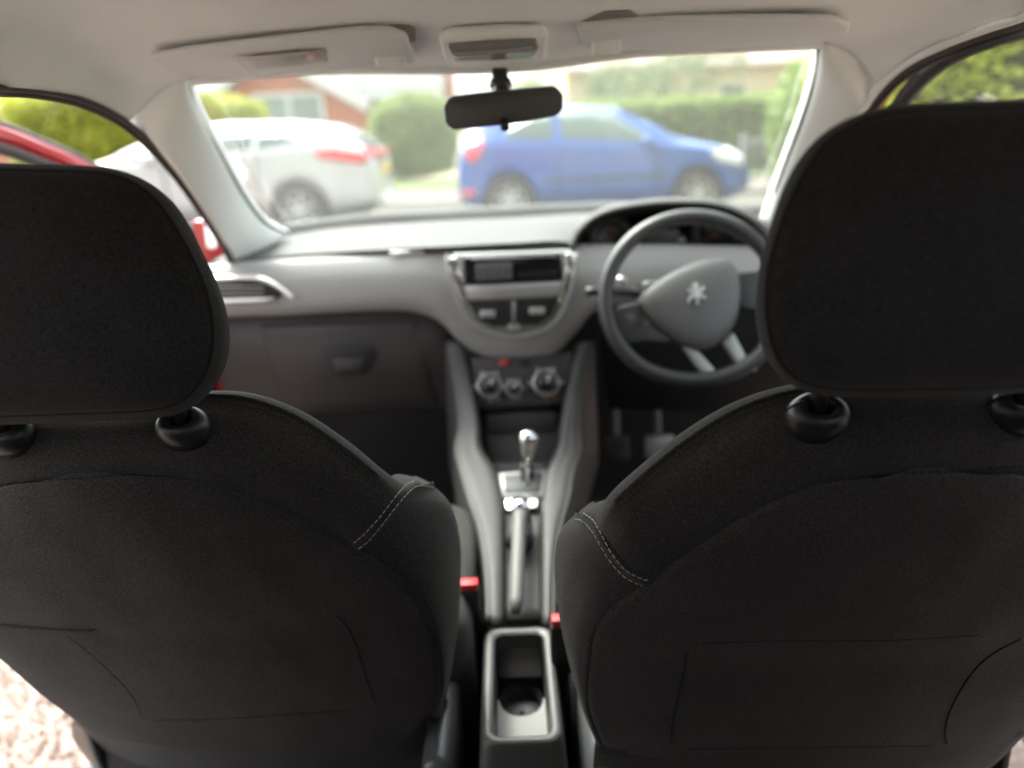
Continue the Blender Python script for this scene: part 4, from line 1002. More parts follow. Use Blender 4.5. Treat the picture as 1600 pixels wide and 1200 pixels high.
# ================================================================== CENTRE CONSOLE
cc = thing('centre_console', 'grey centre console with gear lever, handbrake and open cup holder', 'console', (0, 1.0, .25))
st_rows = [(535, 700, 722, 905, 925, 1.415, 1.445), (600, 712, 737, 888, 908, 1.375, 1.42), (660, 720, 748, 878, 902, 1.31, 1.40), (700, 714, 752, 872, 904, 1.26, 1.38),
           (735, 722, 772, 856, 893, 1.20, 1.27), (780, 735, 782, 850, 885, 1.13, 1.17), (830, 752, 785, 848, 872, 1.06, 1.085), (900, 762, 786, 848, 864, .97, .985), (975, 764, 786, 848, 862, .885, .895)]
Lf, Rf, Mid = [], [], []
for v, a, b, c, d, yr, yc in st_rows:
    pa, pb, pc_, pd = P(a, v, yr), P(b, v, yr), P(c, v, yr), P(d, v, yr)
    ia, ic = P(b + 3, v, yc), P(c - 3, v, yc)
    dn_ = Vector((-.02, .05, -.25)); dr_ = Vector((.02, .05, -.25))
    Lf.append([Vector((pa.x - .02, pa.y + .04, max(.2, pa.z - .3))), Vector((pa.x - .008, pa.y + .008, pa.z - .03)), pa, (pa + pb) / 2 + Vector((0, -.006, .004)), pb, ia])
    Rf.append([ic, pc_, (pc_ + pd) / 2 + Vector((0, -.006, .004)), pd, Vector((pd.x + .008, pd.y + .008, pd.z - .03)), Vector((pd.x + .02, pd.y + .04, max(.2, pd.z - .3)))])
    Mid.append([ia + Vector((-.004, .012, 0)), (ia + ic) / 2 + Vector((0, .012, 0)), ic + Vector((.004, .012, 0))])
grid_mesh('side_rail', loft(Lf, 40, 20), M['console'], cc, solid=.006)
grid_mesh('side_rail', loft(Rf, 40, 20), M['console'], cc, solid=.006)
grid_mesh('stack_recess', loft(Mid[:5], 16, 6), M['console_dark'], cc, solid=.006)
grid_mesh('console_deck', loft(Mid[4:], 16, 6), M['console'], cc, solid=.006)
# heater panel
hv = plate('heater_panel', [P(735, 560, 1.405), P(897, 553, 1.405), P(885, 632, 1.372), P(740, 640, 1.372)], (0, .02, 0), M['lower'], cc, bevel=.006, segs=3)
for (u, v, r, red) in ((765, 603, .0265, 0), (803, 607, .0185, 0), (853, 598, .029, 1)):
    c = P(u, v, 1.376); nn = (0, -1, .45)
    kb = lathe('control_knob', c, nn, [(r, 0), (r, .004), (r * .92, .007), (r * .80, .007), (r * .76, .005), (r * .62, .006), (r * .58, .018), (r * .5, .021), (.001, .021)], M['gloss'], cc, 32)
    X, Y, Z = frame_of(nn)
    lathe('chrome_ring', c + Z * .006, nn, [(r * .93, 0), (r * .95, .003), (r * .84, .003), (r * .86, 0)], M['silver'], kb, 32)
    tube('pointer', [c + Z * .022, c + Z * .022 + (X * .35 + Y * .5) * r], .0016, M['print_white'], kb, n=6)
    for a0, mm in ((0, 'print_white'), (60, 'print_white'), (120, 'print_white'), (-60, 'print_red' if red else 'print_white'), (-90, 'print_red' if red else 'print_white'), (180, 'print_white')):
        a = math.radians(a0); e = X * math.cos(a) + Y * math.sin(a)
        tube('scale_mark', [c + e * r * 1.06 + Z * .002, c + e * r * 1.22 + Z * .002], .0018, M[mm], kb, n=5)
plate('heater_button', [P(780, 562, 1.398), P(794, 561, 1.398), P(794, 571, 1.395), P(780, 572, 1.395)], (0, .004, 0), M['needle'], cc, bevel=.001)
plate('heater_button', [P(812, 561, 1.398), P(826, 560, 1.398), P(826, 570, 1.395), P(812, 571, 1.395)], (0, .004, 0), M['black_plastic'], cc, bevel=.001)
plate('socket_panel', [P(758, 650, 1.372), P(872, 645, 1.372), P(868, 675, 1.362), P(762, 680, 1.362)], (0, .02, 0), M['console_dark'], cc, bevel=.004)
tray = plate('storage_tray', [P(752, 655, 1.392), P(880, 650, 1.392), P(868, 735, 1.30), P(770, 740, 1.30)], (0, .02, .0), M['matt_black'], cc, bevel=.004)
# gear lever
gs = plate('gear_surround', [P(778, 738, 1.235), P(858, 732, 1.235), P(850, 775, 1.175), P(782, 778, 1.175)], (0, .01, -.02), M['gate_silver'], cc, bevel=.004)
plate('gear_gate', [P(786, 742, 1.226), P(850, 738, 1.226), P(845, 768, 1.182), P(789, 771, 1.182)], (0, .004, -.004), M['console_dark'], gs, bevel=.002)
kp = P(825, 684, 1.245); kd = P(823, 762, 1.212)
ax = (kp - kd).normalized()
lv = tube('gear_lever', [kd, kd.lerp(kp, .5), kp], [.0125, .0115, .012], M['black_plastic'], cc, n=14)
lathe('knob', kp - ax * .012, ax, [(.012, -.045), (.0135, -.02), (.018, 0), (.0205, .010), (.019, .020), (.012, .026), (.001, .028)], M['chrome'], lv, 28)
tube('front_strip', [kd + Vector((0, -.012, .012)), kp + Vector((0, -.013, -.03))], .004, M['silver'], lv)
gt_ = lathe('gaiter', kd - ax * .01, ax, [(.034, -.012), (.030, 0), (.022, .01), (.016, .018), (.013, .022)], M['matt_black'], cc, 24)
# handbrake
h0, h1_ = P(806, 956, .885), P(812, 800, 1.075)
hb = tube('handbrake', [h0, h0.lerp(h1_, .1), h0.lerp(h1_, .5), h0.lerp(h1_, .9), h1_], [.008, .0112, .0118, .0122, .0115], M['lever_grip'], cc, n=14)
h2_ = P(813, 785, 1.10)
tube('silver_collar', [h1_, h2_], .0155, M['chrome'], hb, n=16)
lathe('release_button', h2_, tuple((h2_ - h1_).normalized()), [(.008, 0), (.008, .012), (.001, .014)], M['chrome'], hb, 14)
plate('shift_plate', [P(788, 774, 1.165), P(842, 771, 1.165), P(840, 793, 1.13), P(790, 797, 1.13)], (0, .006, -.008), M['chrome'], cc, bevel=.003)
tube('handbrake_boot', [P(812, 815, 1.085), P(812, 850, 1.03)], .024, M['console_dark'], cc, smoothp=4)
# cup holder bin: rounded box with an open top
def rrect(cx, cy, hx, hy, r, z, n=6):
    out = []
    for sx, sy, a0 in ((1, 1, 0), (-1, 1, 90), (-1, -1, 180), (1, -1, 270)):
        for k in range(n):
            a = math.radians(a0 + 90 * k / (n - 1)); out.append(Vector((cx + sx * (hx - r) + r * math.cos(a), cy + sy * (hy - r) + r * math.sin(a), z)))
    return out
bx, by, bz = -.004, .765, CZ - .70
L_ = [rrect(bx, by - .03, .072, .16, .02, .21), rrect(bx, by - .01, .056, .118, .02, bz - .06), rrect(bx, by, .051, .108, .018, bz - .012), rrect(bx, by, .049, .106, .018, bz - .003), rrect(bx, by, .046, .103, .017, bz), rrect(bx, by, .039, .096, .014, bz),
      rrect(bx, by, .036, .093, .013, bz - .004), rrect(bx, by, .034, .090, .012, bz - .09)]
nb = len(L_[0])
mk('bin_shell', [p for r in L_[:7] for p in r], grid_faces(7, nb, True), M['bin'], cc)
L_[7:] = [rrect(bx, by, .0348, .0915, .0122, bz - .03), rrect(bx, by, .034, .090, .012, bz - .09)]
LI = L_[6:]
mk('bin_inner', [p for r in LI for p in r], grid_faces(len(LI), nb, True) + [tuple(range((len(LI) - 1) * nb, len(LI) * nb))], M['console_dark'], cc)  # inner faces of the bin, in a darker colour than the shell
# insert with a round hole
cy0, zc, rr0 = .795, bz - .062, .031
out = rrect(bx, .765, .0335, .078, .008, zc, 9); m_ = len(out)
def hole(cx, cy, r, z, a0=0): return [Vector((cx + r * math.cos(2 * PI * k / m_ + PI / 4 * 0 + a0), cy + r * math.sin(2 * PI * k / m_ + a0), z)) for k in range(m_)]
inn = hole(bx, .793, rr0, zc); inn2 = hole(bx, .793, rr0 * .97, zc - .025); inn3 = hole(bx, .793, .004, zc - .0255)
arc = [Vector((bx + rr0 * math.cos(a), .793 + rr0 * math.sin(a), zc)) for a in [PI + (PI) * k / 20 for k in range(21)]]
ins = [Vector((bx - .0335, .793, zc))] + arc + [Vector((bx + .0335, .793, zc)), Vector((bx + .0335, .692, zc)), Vector((bx + .030, .688, zc)), Vector((bx - .030, .688, zc)), Vector((bx - .0335, .692, zc))]
plate('cup_insert', ins, (0, 0, -.004), mat('pale_insert', (.20, .195, .185), .6), cc, bevel=0, smooth=False)
mk('cup_well', inn + inn2 + inn3, grid_faces(3, m_, True), M['matt_black'], cc)
lathe('small_well_shade', Vector((bx, .712, zc + .0015)), (0, 0, 1), [(.001, .001), (.019, .001), (.020, 0)], M['matt_black'], cc, 24, sy=.5)  # flat dark disc stands for the shade inside a second small hole
plate('front_pad', [Vector((bx - .032, .828, zc + .004)), Vector((bx + .032, .828, zc + .004)), Vector((bx + .032, .86, zc + .035)), Vector((bx - .032, .86, zc + .035))], (0, 0, .003), M['console_dark'], cc, bevel=.002)

# pedals
for nm, u, v, w_, h_ in (('brake_pedal', 1030, 698, .075, .05), ('clutch_pedal', 965, 700, .06, .055)):
    c = P(u, v, 1.66); t = thing(nm, 'pale worn brake pedal pad in the dark footwell' if nm[0] == 'b' else 'dark pedal pad left of the pale one in the footwell', 'pedal', tuple(c))
    plate('pad', [c + Vector((-w_ / 2, 0, h_ / 2)), c + Vector((w_ / 2, 0, h_ / 2)), c + Vector((w_ / 2, -.02, -h_ / 2)), c + Vector((-w_ / 2, -.02, -h_ / 2))], (0, .012, .004), M['grey_metal'] if nm[0] == 'b' else M['rubber'], t, bevel=.004)
    tube('arm', [c + Vector((0, .012, .0)), c + Vector((0, .05, .12)), c + Vector((0, .09, .2))], .008, M['iron'], t, smoothp=6)
# belt buckles
def buckle(u, v, y, label, h=.085, lean=0):
    c = P(u, v, y); t = thing('seat_belt_buckle', label, 'seat belt buckle', (c.x, c.y, c.z - h), 'front seat belt buckles')
    box('casing', (c.x - .0155, c.y - .010, c.z - h), (c.x + .0155, c.y + .012, c.z - .006), M['black_plastic'], t, bevel=.004)
    box('release_button', (c.x - .0135, c.y - .0095, c.z - .007), (c.x + .0135, c.y + .008, c.z + .005), M['redplast'], t, bevel=.002)
    tube('stalk', [Vector((c.x, c.y, c.z - h + .005)), Vector((c.x - .004, c.y + .01, c.z - h - .08)), Vector((c.x - .006, c.y + .02, c.z - h - .15))], .011, M['matt_black'], t, smoothp=6)
buckle(733, 912, .90, 'red-topped black belt buckle beside the passenger seat, left of the handbrake')
buckle(877, 968, .80, 'belt buckle almost hidden behind the driver seat bolster, only its red top showing')
from mathutils import noise
# ================================================================== FRONT SEATS
def ray_u_for_x(xc, v, fn):
    lo, hi = -600.0, 2400.0
    for _ in range(50):
        m_ = (lo + hi) / 2
        if fn(m_, v).x < xc: lo = m_
        else: hi = m_
    return (lo + hi) / 2
def build_seat(label, posts, y_post, y0, zt, k, O, S, C1, yoke, stitch_row, cap_row, bol, stitches, side, lower, pocket, extra_out=None):
    sg = 1 if side == 'L' else -1               # inboard direction in x
    pL, pR = P(posts[0][0], posts[0][1], y_post), P(posts[1][0], posts[1][1], y_post)
    xc = (pL.x + pR.x) / 2
    def S_(u, v, off=0.0):
        d = ray(u, v); t = (y0 + off + k * zt) / (d.y + k * d.z); return CAMP + d * t
    def mir(p): return Vector((2 * xc - p.x, p.y, p.z))
    seat = thing('front_seat', label, 'car seat', (xc, y0 + .45, .22), 'front seats')
    eye = CAMP
    surf = []
    # ---- headrest
    def ctr(v, off): return ray_u_for_x(xc, v, lambda u, vv: S_(u, vv, off))
    kh = .08; zh = -.25
    def Sh(u, v, off=0.0):
        d = ray(u, v); t = (y0 + off + kh * zh) / (d.y + kh * d.z); return CAMP + d * t
    def outline(L, off):
        c0 = ray_u_for_x(xc, L[0][1], lambda u, vv: Sh(u, vv, off)); c1 = ray_u_for_x(xc, L[-1][1], lambda u, vv: Sh(u, vv, off))
        H = [Sh(c0, L[0][1], off)] + [Sh(u, v, off) for u, v in L[1:-1]] + [Sh(c1, L[-1][1], off)]
        acc = [0]
        for a, b in zip(H, H[1:]): acc.append(acc[-1] + (b - a).length)
        n = 40; out = []
        for i in range(n + 1):
            q = acc[-1] * i / n; j = 0
            while j < len(acc) - 2 and acc[j + 1] < q: j += 1
            f = (q - acc[j]) / max(1e-9, acc[j + 1] - acc[j]); out.append(H[j].lerp(H[j + 1], f))
        for _ in range(3):
            out = [out[0]] + [(out[i - 1] + out[i] * 2 + out[i + 1]) / 4 for i in range(1, n)] + [out[-1]]
        return out + [mir(p) for p in out[-2:0:-1]]
    So_ = outline(S, -.026); Oo = outline(O, .012)
    ca = sum(So_, Vector()) / len(So_)
    hr = [[p.lerp(ca, .985) + Vector((0, -.019, 0)) for p in So_], [p.lerp(ca, .6) + Vector((0, -.018, 0)) for p in So_], [p.lerp(ca, .25) + Vector((0, -.013, 0)) for p in So_], [p.lerp(ca, .08) + Vector((0, -.007, 0)) for p in So_], So_]
    head = grid_mesh('headrest', loft(hr, 30, 160, fine_u=True, closed_v=True), M['cloth_head'], seat, closed=True, push={'u1': .0022, 'w': .005, 'dir': Vector((0, 1, 0))})
    surf.append(head)
    ce = sum(Oo, Vector()) / len(Oo)
    mid = [a.lerp(b, .45) + (b - ce).normalized() * .003 for a, b in zip(So_, Oo)]
    hf = [So_, mid, Oo, [p.lerp(ce, .085) + Vector((0, .018, 0)) for p in Oo], [p.lerp(ce, .22) + Vector((0, .042, 0)) for p in Oo], [p.lerp(ce, .40) + Vector((0, .062, 0)) for p in Oo], [p.lerp(ce, .65) + Vector((0, .075, 0)) for p in Oo], [p.lerp(ce, .985) + Vector((0, .082, 0)) for p in Oo]]
    hs = grid_mesh('side_cover', loft(hf, 44, 160, fine_u=True, closed_v=True), M['cloth_head'], head, closed=True, push={'u0': .0022, 'w': .005, 'dir': Vector((0, 1, 0))})
    tube('seam', [p + Vector((0, .0012, 0)) for p in So_], .0010, M['thread_dark'], head, n=6, closed=True, smoothp=160, up=(0, 1, 0))
    # ---- main rear panel
    def off_mid(i, n): return 0
    C1p = [S_(ctr(C1[0][1], 0), C1[0][1], 0)] + [S_(u, v, 0) for u, v in C1[1:]]
    rowsP = []
    for i, p in enumerate(C1p):
        q = mir(p)
        if extra_out and i in extra_out: q = S_(*extra_out[i])
        w_ = (p - q).length; bl = min(1, w_ / .35)
        r = [p]
        for t in (.08, .2, .35, .5, .65, .8, .92):
            b = math.sin(PI * t) ** .7 * .020 * bl
            r.append(p.lerp(q, t) + Vector((0, -b, 0)))
        r.append(q); rowsP.append([v_ + Vector((0, .009, .005)) for v_ in r] if i == 0 else r)
    pk = pocket
    panel = grid_mesh('back_panel', loft(rowsP[0:], 110, 120, False, True), M['cloth'], seat, push={'v0': .004, 'v1': .004, 'w': .010},
                      disp=lambda p, a, b: .0028 * noise.noise(Vector((p.x * 7 + sg * 3, p.z * 5, 0))) + .0012 * noise.noise(Vector((p.x * 22, p.z * 14, 3))) - (.004 * math.exp(-((p.z - (CZ - .50)) / .035) ** 2) * (.4 + .6 * b)))
    surf.append(panel)
    # ---- yoke above it
    def yrow(c1, top, last=False):
        a = S_(c1[0], c1[1], 0); b = S_(top[0], top[1], top[2])
        m1 = S_(c1[0] * .7 + top[0] * .3, c1[1] * .7 + top[1] * .3, top[2] * .16); m2 = S_(c1[0] * .35 + top[0] * .65, c1[1] * .35 + top[1] * .65, top[2] * .46); m3 = S_(c1[0] * .12 + top[0] * .88, c1[1] * .12 + top[1] * .88, top[2] * .80)
        return [a + Vector((0, .012, -.010)), a + Vector((0, .0035, -.0005)), m1, m2, m3, b, b + Vector((0, .020, -.003)), b + Vector((0, .05, -.03))]
    cy = [yrow((ctr(C1[0][1], 0), C1[0][1]), (ctr(yoke[0][1][1], yoke[0][1][2]), yoke[0][1][1], yoke[0][1][2]))]
    for c1, tp in yoke[1:]: cy.append(yrow(c1, tp))
    r0 = [S_(*q) for q in bol[0]]; b_ = r0[3].lerp(r0[4], .5)
    cy[-1] = [r0[0] + Vector((sg * -.008, .014, -.02)), r0[0] + Vector((0, .003, -.003)), r0[1], r0[2], r0[3], b_, b_ + Vector((0, .02, -.003)), b_ + Vector((0, .05, -.03))]
    half = cy
    full = [[mir(p) for p in r] for r in half[:0:-1]] + half
    yk = grid_mesh('shoulder_panel', loft(full, 120, 30, True, True), M['cloth'], seat, push={'u0': .0008, 'u1': .0008, 'w': .005})
    surf.append(yk)
    # piping along the top edge
    pe = [r[5] + Vector((0, -.0015, .0005)) for r in full[1:-1]]
    tube('piping', pe, .0022, M['cloth'], seat, smoothp=160, n=8)
    pe = [r[5].lerp(r[4], .16) + Vector((0, -.0008, .0012)) for r in full[1:-1]]
    # ---- bolsters, each side
    def brow(r):
        p = [S_(*q) for q in r]; e = p[-1]
        c = [e + Vector((-sg * .004, .022, -.010)), e + Vector((-sg * .020, .044, -.032)), e + Vector((-sg * .05, .052, -.06)), e + Vector((-sg * .10, .04, -.09))]
        return [p[0] + Vector((-sg * .022, .014, 0)), p[0] + Vector((-sg * .003, .003, 0))] + p[1:] + c
    B = [brow(r) for r in bol]
    bl1 = grid_mesh('side_bolster', loft(B, 60, 50, True, True), M['cloth'], seat, push={'u0': .0035, 'w': .008})
    surf.append(bl1)
    for mm_ in (0, 1):
        wl = [S_(*q) + Vector((0, .0030, 0)) for q in bol[0][:5]]
        wl.append(wl[-1].lerp(S_(*bol[0][5]), .25))
        tube('seam_band', [mir(p) for p in wl] if mm_ else wl, .0052, M['cloth'], seat, smoothp=40, n=12)
        surf.append(COL.objects[-1]) if not mm_ else None
    grid_mesh('side_bolster', loft([[mir(p) for p in r] for r in (B[:3] if side == 'L' else B)], 60, 50, True, True), M['cloth'], seat, eye=(mir(B[2][2]) + Vector((-sg * .5, -.5, 0))), push={'u0': .0035, 'w': .008})
    Cc = [brow(r) for r in cap_row]
    Cc.append([p + Vector((0, .022, -.035)) for p in Cc[-1]]); Cc.append([p + Vector((0, .02, -.09)) for p in Cc[-1]])
    cp = grid_mesh('bolster_cap', loft([B[0]] + Cc, 24, 50, True, True), M['cloth'], seat, push={'u0': .0035, 'w': .006})
    surf.append(cp)
    grid_mesh('bolster_cap', loft([[mir(p) for p in r] for r in [B[0]] + Cc], 24, 50, True, True), M['cloth'], seat, eye=(mir(B[2][2]) + Vector((-sg * .5, -.5, 0))), push={'u0': .0035, 'w': .006})
    # ---- front face of the backrest (towards the dashboard)
    ff = []
    zs = [B[0][2].z, B[2][2].z, B[4][2].z, B[-1][2].z]
    ends = [B[0][-1], B[2][-1], B[4][-1], B[-1][-1]]
    tp = cy[0][7]; s_in = cy[-2][7]
    sa = s_in + Vector((-sg * .05, 0, -.01)); ff.append([sa, Vector((xc, tp.y, tp.z - .005)), mir(sa)])
    for e in ends: ff.append([e, (e + mir(e)) / 2 + Vector((0, .01, 0)), mir(e)])
    grid_mesh('front_panel', loft(ff, 24, 24), M['cloth'], seat, eye=(xc, 3, .9), solid=.01)
    # ---- posts and collars
    bvh_src = [yk]
    Vb, Fb = [], []
    for o in surf:
        n0 = len(Vb); mi = root_inv(o.parent).inverted()
        Vb += [mi @ v.co for v in o.data.vertices]; Fb += [tuple(i + n0 for i in f.vertices) for f in o.data.polygons]
    bvh = BVHTree.FromPolygons(Vb, Fb)
    def onto(u, v, lift):
        h = bvh.ray_cast(CAMP, ray(u, v))
        if h[0] is None: return None
        n = h[1]; 
        if n.dot(CAMP - h[0]) < 0: n = -n
        return h[0] + n * lift, n
    for (u, v) in posts:
        hp_, hn_ = onto(u, v + 3, .0)
        c = hp_ + hn_ * .001
        axs = Vector((0, -.55, 1)).normalized()
        col_ = lathe('headrest_collar', c, axs, [(.0300, -.012), (.0308, -.003), (.0300, .004), (.0265, .0095), (.0215, .0125), (.0160, .0128), (.0125, .0105), (.0112, .005), (.0112, -.004), (.001, -.004)], M['black_plastic'], seat, 48, sx=.80, sy=.62)
        X_, Y_, Z_ = frame_of(axs)
        tube('collar_split', [c - X_ * r_ * .80 + Y_ * .004 + Z_ * h_ for r_, h_ in ((.0302, .002), (.0272, .0092), (.0215, .0128), (.016, .0131), (.0125, .0108))], .0007, M['gloss'], col_, n=6)
        up_ = Vector((0, .02, 1)).normalized(); tube('headrest_post', [c - up_ * .03, c + up_ * .03, c + up_ * .09], .0068, M['black_plastic'], seat, n=14)
    # ---- stitching
    for name, line, m_, r_, L, gap, lift in stitches:
        pts = spline([Vector((u, v, 0)) for u, v in line], lin(220))
        hits = [onto(p.x, p.y, lift) for p in pts]; hits = [h[0] for h in hits if h]
        # walk the line in real distance
        V = []; acc = 0; i = 0; seg = []; drawn = True
        path = [hits[0]]
        for a, b in zip(hits, hits[1:]):
            if (b - a).length > .02: continue
            acc += (b - a).length
            if drawn:
                path.append(b)
                if acc >= L: V.append(tube_data(path, [r_ * .5] + [r_] * (len(path) - 2) + [r_ * .5], 5)); drawn = False; acc = 0; path = []
            elif acc >= gap: drawn = True; acc = 0; path = [b]
        if V:
            o = mk(name, *join_data(V), m_, seat); tag(o, kind='stuff')
    # ---- creases / pocket edges on the rear panel
    for line, r_ in pocket:
        pts = spline([Vector((u, v, 0)) for u, v in line], lin(60)); h = [onto(p.x, p.y, -r_ * .45) for p in pts]; h = [q[0] for q in h if q]
        if len(h) > 12: mk('pocket_edge', *tube_data(h, [r_ * .3] * 4 + [r_] * (len(h) - 8) + [r_ * .3] * 4, 6), M['thread_dark'], seat)
    # ---- lower parts
    lower(seat, S_, mir, xc, sg)
    return seat, onto

TH, TD = M['thread'], M['thread_dark']
# ---------- passenger seat (left)
def lower_L(seat, S_, mir, xc, sg):
    rows_ = [[S_(110, 1120, .02), S_(200, 1132, .01), S_(400, 1128, .012), S_(600, 1112, .01), S_(700, 1095, .03)],
             [S_(150, 1160, .05), S_(230, 1170, .03), S_(400, 1170, .02), S_(610, 1150, .03), S_(694, 1140, .06)],
             [S_(200, 1230, .09), S_(260, 1240, .06), S_(420, 1245, .03), S_(630, 1220, .06), S_(690, 1210, .09)],
             [S_(260, 1300, .12), S_(300, 1320, .08), S_(440, 1320, .05), S_(640, 1300, .09), S_(690, 1290, .12)]]
    grid_mesh('lower_skirt', loft(rows_, 20, 40), M['cloth'], seat, solid=.01)
    # hinge cover at the outboard foot
    rows_ = [[S_(112, 1128, .05), S_(128, 1132, .04), S_(150, 1140, .05)], [S_(116, 1158, .06), S_(140, 1160, .045), S_(162, 1165, .06)], [S_(150, 1205, .06), S_(160, 1205, .045), S_(182, 1205, .06)], [S_(190, 1260, .06), S_(200, 1260, .05), S_(215, 1260, .06)]]
    grid_mesh('hinge_cover', loft(rows_, 14, 12), M['black_plastic'], seat, solid=.01)
    e = P(742, 860, 1.02); bx_ = e.x
    box('cushion', (xc - .27, .80, .24), (bx_, 1.17, CZ - .635), M['cloth'], seat, bevel=.055, segs=5)
    box('side_cover', (bx_ - .06, .66, .22), (bx_ - .020, 1.20, CZ - .735), mat('seat_side_plastic', (.075, .08, .08), .28), seat, bevel=.03, segs=4)
    for x_ in (bx_ - .07, xc - .22): box('seat_rail', (x_, .62, .205), (x_ + .03, 1.2, .24), M['grey_metal'], seat, bevel=.003)
O_L = [(131, 258), (184, 262), (227, 280), (262, 302), (288, 332), (306, 372), (328, 416), (350, 464), (361, 516), (361, 550), (350, 585), (330, 612), (300, 640), (262, 652), (150, 658)]
S_L = [(131, 263), (180, 269), (212, 283), (246, 308), (271, 350), (297, 394), (319, 440), (332, 485), (335, 530), (330, 568), (314, 602), (286, 630), (252, 642), (150, 649)]
C1_L = [(150, 744), (210, 742), (270, 746), (340, 760), (420, 787), (500, 827), (555, 855), (620, 900), (660, 945), (684, 1000), (691, 1045), (690, 1085), (668, 1122), (640, 1160)]
yoke_L = [((150, 744), (150, 632, .06)), ((215, 742), (240, 624, .06)), ((270, 746), (335, 618, .06)), ((340, 760), (400, 626, .058)), ((420, 787), (470, 654, .052)), ((490, 822), (540, 701, .042)), ((530, 843), (592, 744, .032)), ((555, 856), (624, 772, .020))]
bol_L = [[(555, 856, 0), (572, 840, .004), (596, 812, .012), (622, 782, .03), (645, 764, .06), (672, 758, .10)],
         [(588, 876, 0), (612, 862, .008), (640, 838, .022), (668, 812, .045), (692, 794, .075), (703, 790, .10)],
         [(620, 900, 0), (644, 886, .010), (672, 868, .028), (696, 855, .052), (712, 846, .08), (718, 842, .10)],
         [(660, 945, 0), (676, 934, .010), (694, 922, .028), (708, 912, .052), (717, 905, .08), (720, 900, .10)],
         [(684, 1000, 0), (693, 994, .010), (702, 986, .026), (710, 978, .048), (715, 970, .072), (717, 962, .09)],
         [(691, 1045, 0), (696, 1040, .008), (701, 1034, .02), (706, 1028, .04), (709, 1022, .06), (710, 1016, .075)],
         [(690, 1085, 0), (693, 1082, .008), (696, 1078, .016), (699, 1074, .03), (701, 1070, .045), (702, 1066, .06)],
         [(668, 1122, 0), (676, 1122, .008), (682, 1122, .014), (688, 1121, .02), (692, 1118, .03), (694, 1114, .04)]]
cap_L = [[(565, 830, .03), (585, 800, .05), (605, 770, .07), (625, 748, .09), (645, 748, .10), (664, 753, .12)],
         [(565, 850, .09), (580, 810, .10), (598, 770, .11), (612, 745, .115), (630, 744, .125), (645, 747, .14)]]
st_L = [('top_stitching', [(647, 752), (632, 760), (618, 775), (595, 805), (570, 833), (549, 851)], TH, .0006, .0042, .0016, .0007),
        ('top_stitching', [(676, 762), (660, 759), (645, 763), (622, 787), (600, 815), (577, 843), (559, 858)], TH, .0006, .0042, .0016, .0007),
        ('seam_stitching', [(-60, 762), (0, 757), (100, 749), (200, 743), (260, 744)], TD, .0008, .004, .0015, .0002),
        ('edge_stitching', [(345, 626), (400, 635), (468, 663), (534, 708), (585, 750)], M['thread_mid'], .00035, .003, .0014, .0003)]
build_seat('dark cloth front passenger seat seen from behind, beside the open door', [(14, 676), (288, 664)], .608, .572, -.265, .30, O_L, S_L, C1_L, yoke_L, None, cap_L, bol_L, st_L, 'L', lower_L,
           [([(520, 958), (545, 985), (562, 1030), (575, 1070), (590, 1108)], .0010), ([(220, 1126), (330, 1124), (460, 1116), (580, 1108)], .0008), ([(95, 985), (150, 1030), (200, 1080), (225, 1126)], .0007)],
           extra_out={9: (-150, 955, .0), 10: (-70, 990, .0), 11: (0, 1034, .0), 12: (66, 1092, .0), 13: (140, 1146, .0)})
# ---------- driver seat (right)
def lower_R(seat, S_, mir, xc, sg):
    a = [S_(930, 1170, .0), S_(1050, 1176, -.008), S_(1300, 1176, -.012)]
    r0 = a + [mir(a[1]), mir(a[0])]
    r1 = [p + Vector((0, .03, -.08)) for p in r0]; r2 = [p + Vector((0, .07, -.16)) for p in r0]
    grid_mesh('lower_skirt', loft([r0, r1, r2], 12, 30), M['cloth'], seat, solid=.01)
    e = P(905, 1100, .72); bx_ = e.x
    box('cushion', (bx_ + .02, .74, .24), (xc + .27, 1.06, CZ - .635), M['cloth'], seat, bevel=.055, segs=5)
    box('side_cover', (bx_ + .0, .58, .22), (bx_ + .05, 1.1, CZ - .70), mat('seat_side_plastic_b', (.085, .088, .088), .28), seat, bevel=.025, segs=4)
    for x_ in (bx_ + .02, xc + .2): box('seat_rail', (x_, .50, .205), (x_ + .03, 1.1, .24), M['grey_metal'], seat, bevel=.003)
O_R = [(1460, 160), (1403, 164), (1337, 179), (1294, 199), (1263, 225), (1237, 262), (1219, 302), (1202, 359), (1186, 420), (1179, 481), (1184, 525), (1196, 558), (1218, 586), (1248, 611), (1300, 620), (1435, 619)]
S_R = [(1460, 166), (1400, 171), (1345, 185), (1302, 207), (1274, 236), (1254, 271), (1237, 306), (1219, 352), (1202, 404), (1195, 459), (1197, 505), (1207, 550), (1224, 582), (1254, 603), (1304, 610), (1435, 607)]
C1_R = [(1435, 738), (1380, 741), (1300, 752), (1200, 790), (1100, 850), (1012, 912), (950, 955), (924, 1000), (914, 1060), (918, 1118), (942, 1176)]
yoke_R = [((1435, 738), (1435, 592, .06)), ((1380, 741), (1360, 596, .06)), ((1300, 752), (1245, 610, .06)), ((1200, 790), (1160, 636, .056)), ((1110, 843), (1080, 682, .048)), ((1055, 880), (1010, 737, .038)), ((1030, 898), (960, 783, .028)), ((1012, 912), (932, 822, .018))]
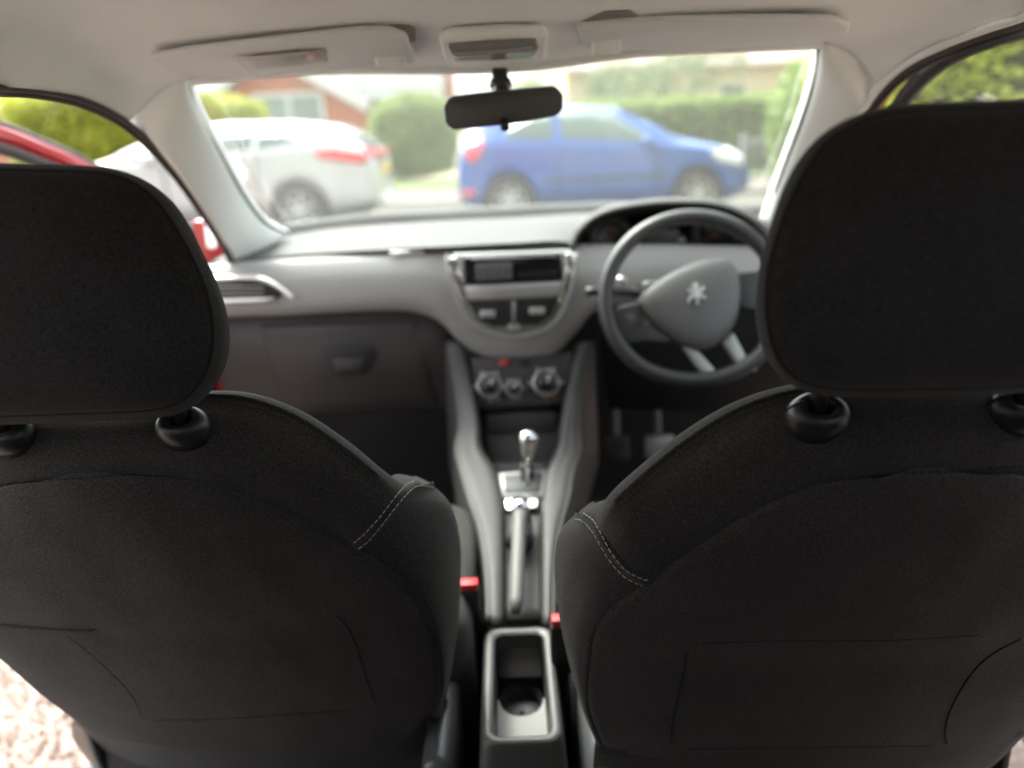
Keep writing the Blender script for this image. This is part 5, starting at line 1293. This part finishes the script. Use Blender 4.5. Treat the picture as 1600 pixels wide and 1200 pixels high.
bol_R = [[(1012, 912, 0), (988, 896, .004), (962, 868, .012), (940, 838, .028), (922, 814, .055), (904, 803, .10)],
         [(980, 934, 0), (952, 916, .008), (926, 888, .022), (902, 860, .045), (884, 840, .075), (876, 832, .10)],
         [(950, 955, 0), (926, 940, .010), (904, 920, .028), (884, 898, .052), (872, 882, .08), (867, 874, .10)],
         [(924, 1000, 0), (908, 986, .010), (892, 966, .028), (878, 946, .052), (871, 932, .08), (868, 922, .10)],
         [(914, 1060, 0), (904, 1044, .010), (894, 1022, .026), (886, 1002, .048), (880, 990, .070), (877, 980, .09)],
         [(918, 1118, 0), (912, 1104, .008), (906, 1086, .02), (900, 1070, .036), (895, 1056, .055), (892, 1046, .07)],
         [(942, 1176, 0), (934, 1164, .008), (926, 1148, .016), (918, 1130, .028), (912, 1114, .04), (908, 1102, .05)]]
cap_R = [[(1005, 880, .03), (985, 845, .05), (968, 812, .07), (950, 788, .09), (932, 789, .10), (912, 797, .12)],
         [(1005, 890, .09), (990, 850, .10), (972, 812, .11), (958, 785, .115), (944, 784, .125), (930, 787, .14)]]
st_R = [('top_stitching', [(900, 812), (912, 815), (926, 830), (941, 856), (958, 882), (978, 902), (1006, 916)], TH, .0006, .0042, .0016, .0007),
        ('top_stitching', [(912, 802), (925, 812), (936, 828), (952, 858), (975, 888), (995, 901), (1014, 908)], TH, .0006, .0042, .0016, .0007),
        ('seam_stitching', [(1290, 755), (1380, 741), (1480, 737), (1600, 728)], TD, .0008, .004, .0015, .0002),
        ('edge_stitching', [(1238, 618), (1160, 645), (1085, 690), (1016, 746), (968, 788)], M['thread_mid'], .00035, .003, .0014, .0003)]
build_seat('dark cloth driver seat seen from behind, in front of the steering wheel', [(1277, 648), (1592, 637)], .517, .483, -.24, .30, O_R, S_R, C1_R, yoke_R, None, cap_R, bol_R, st_R, 'R', lower_R,
           [([(1074, 1006), (1200, 1002), (1400, 1000), (1560, 990)], .0010), ([(1076, 1008), (1066, 1060), (1052, 1120), (1046, 1170)], .0013), ([(1048, 1170), (1200, 1169), (1400, 1166), (1470, 1166)], .0009), ([(1620, 985), (1540, 1030), (1495, 1090), (1478, 1140), (1490, 1172), (1550, 1180)], .0016)])
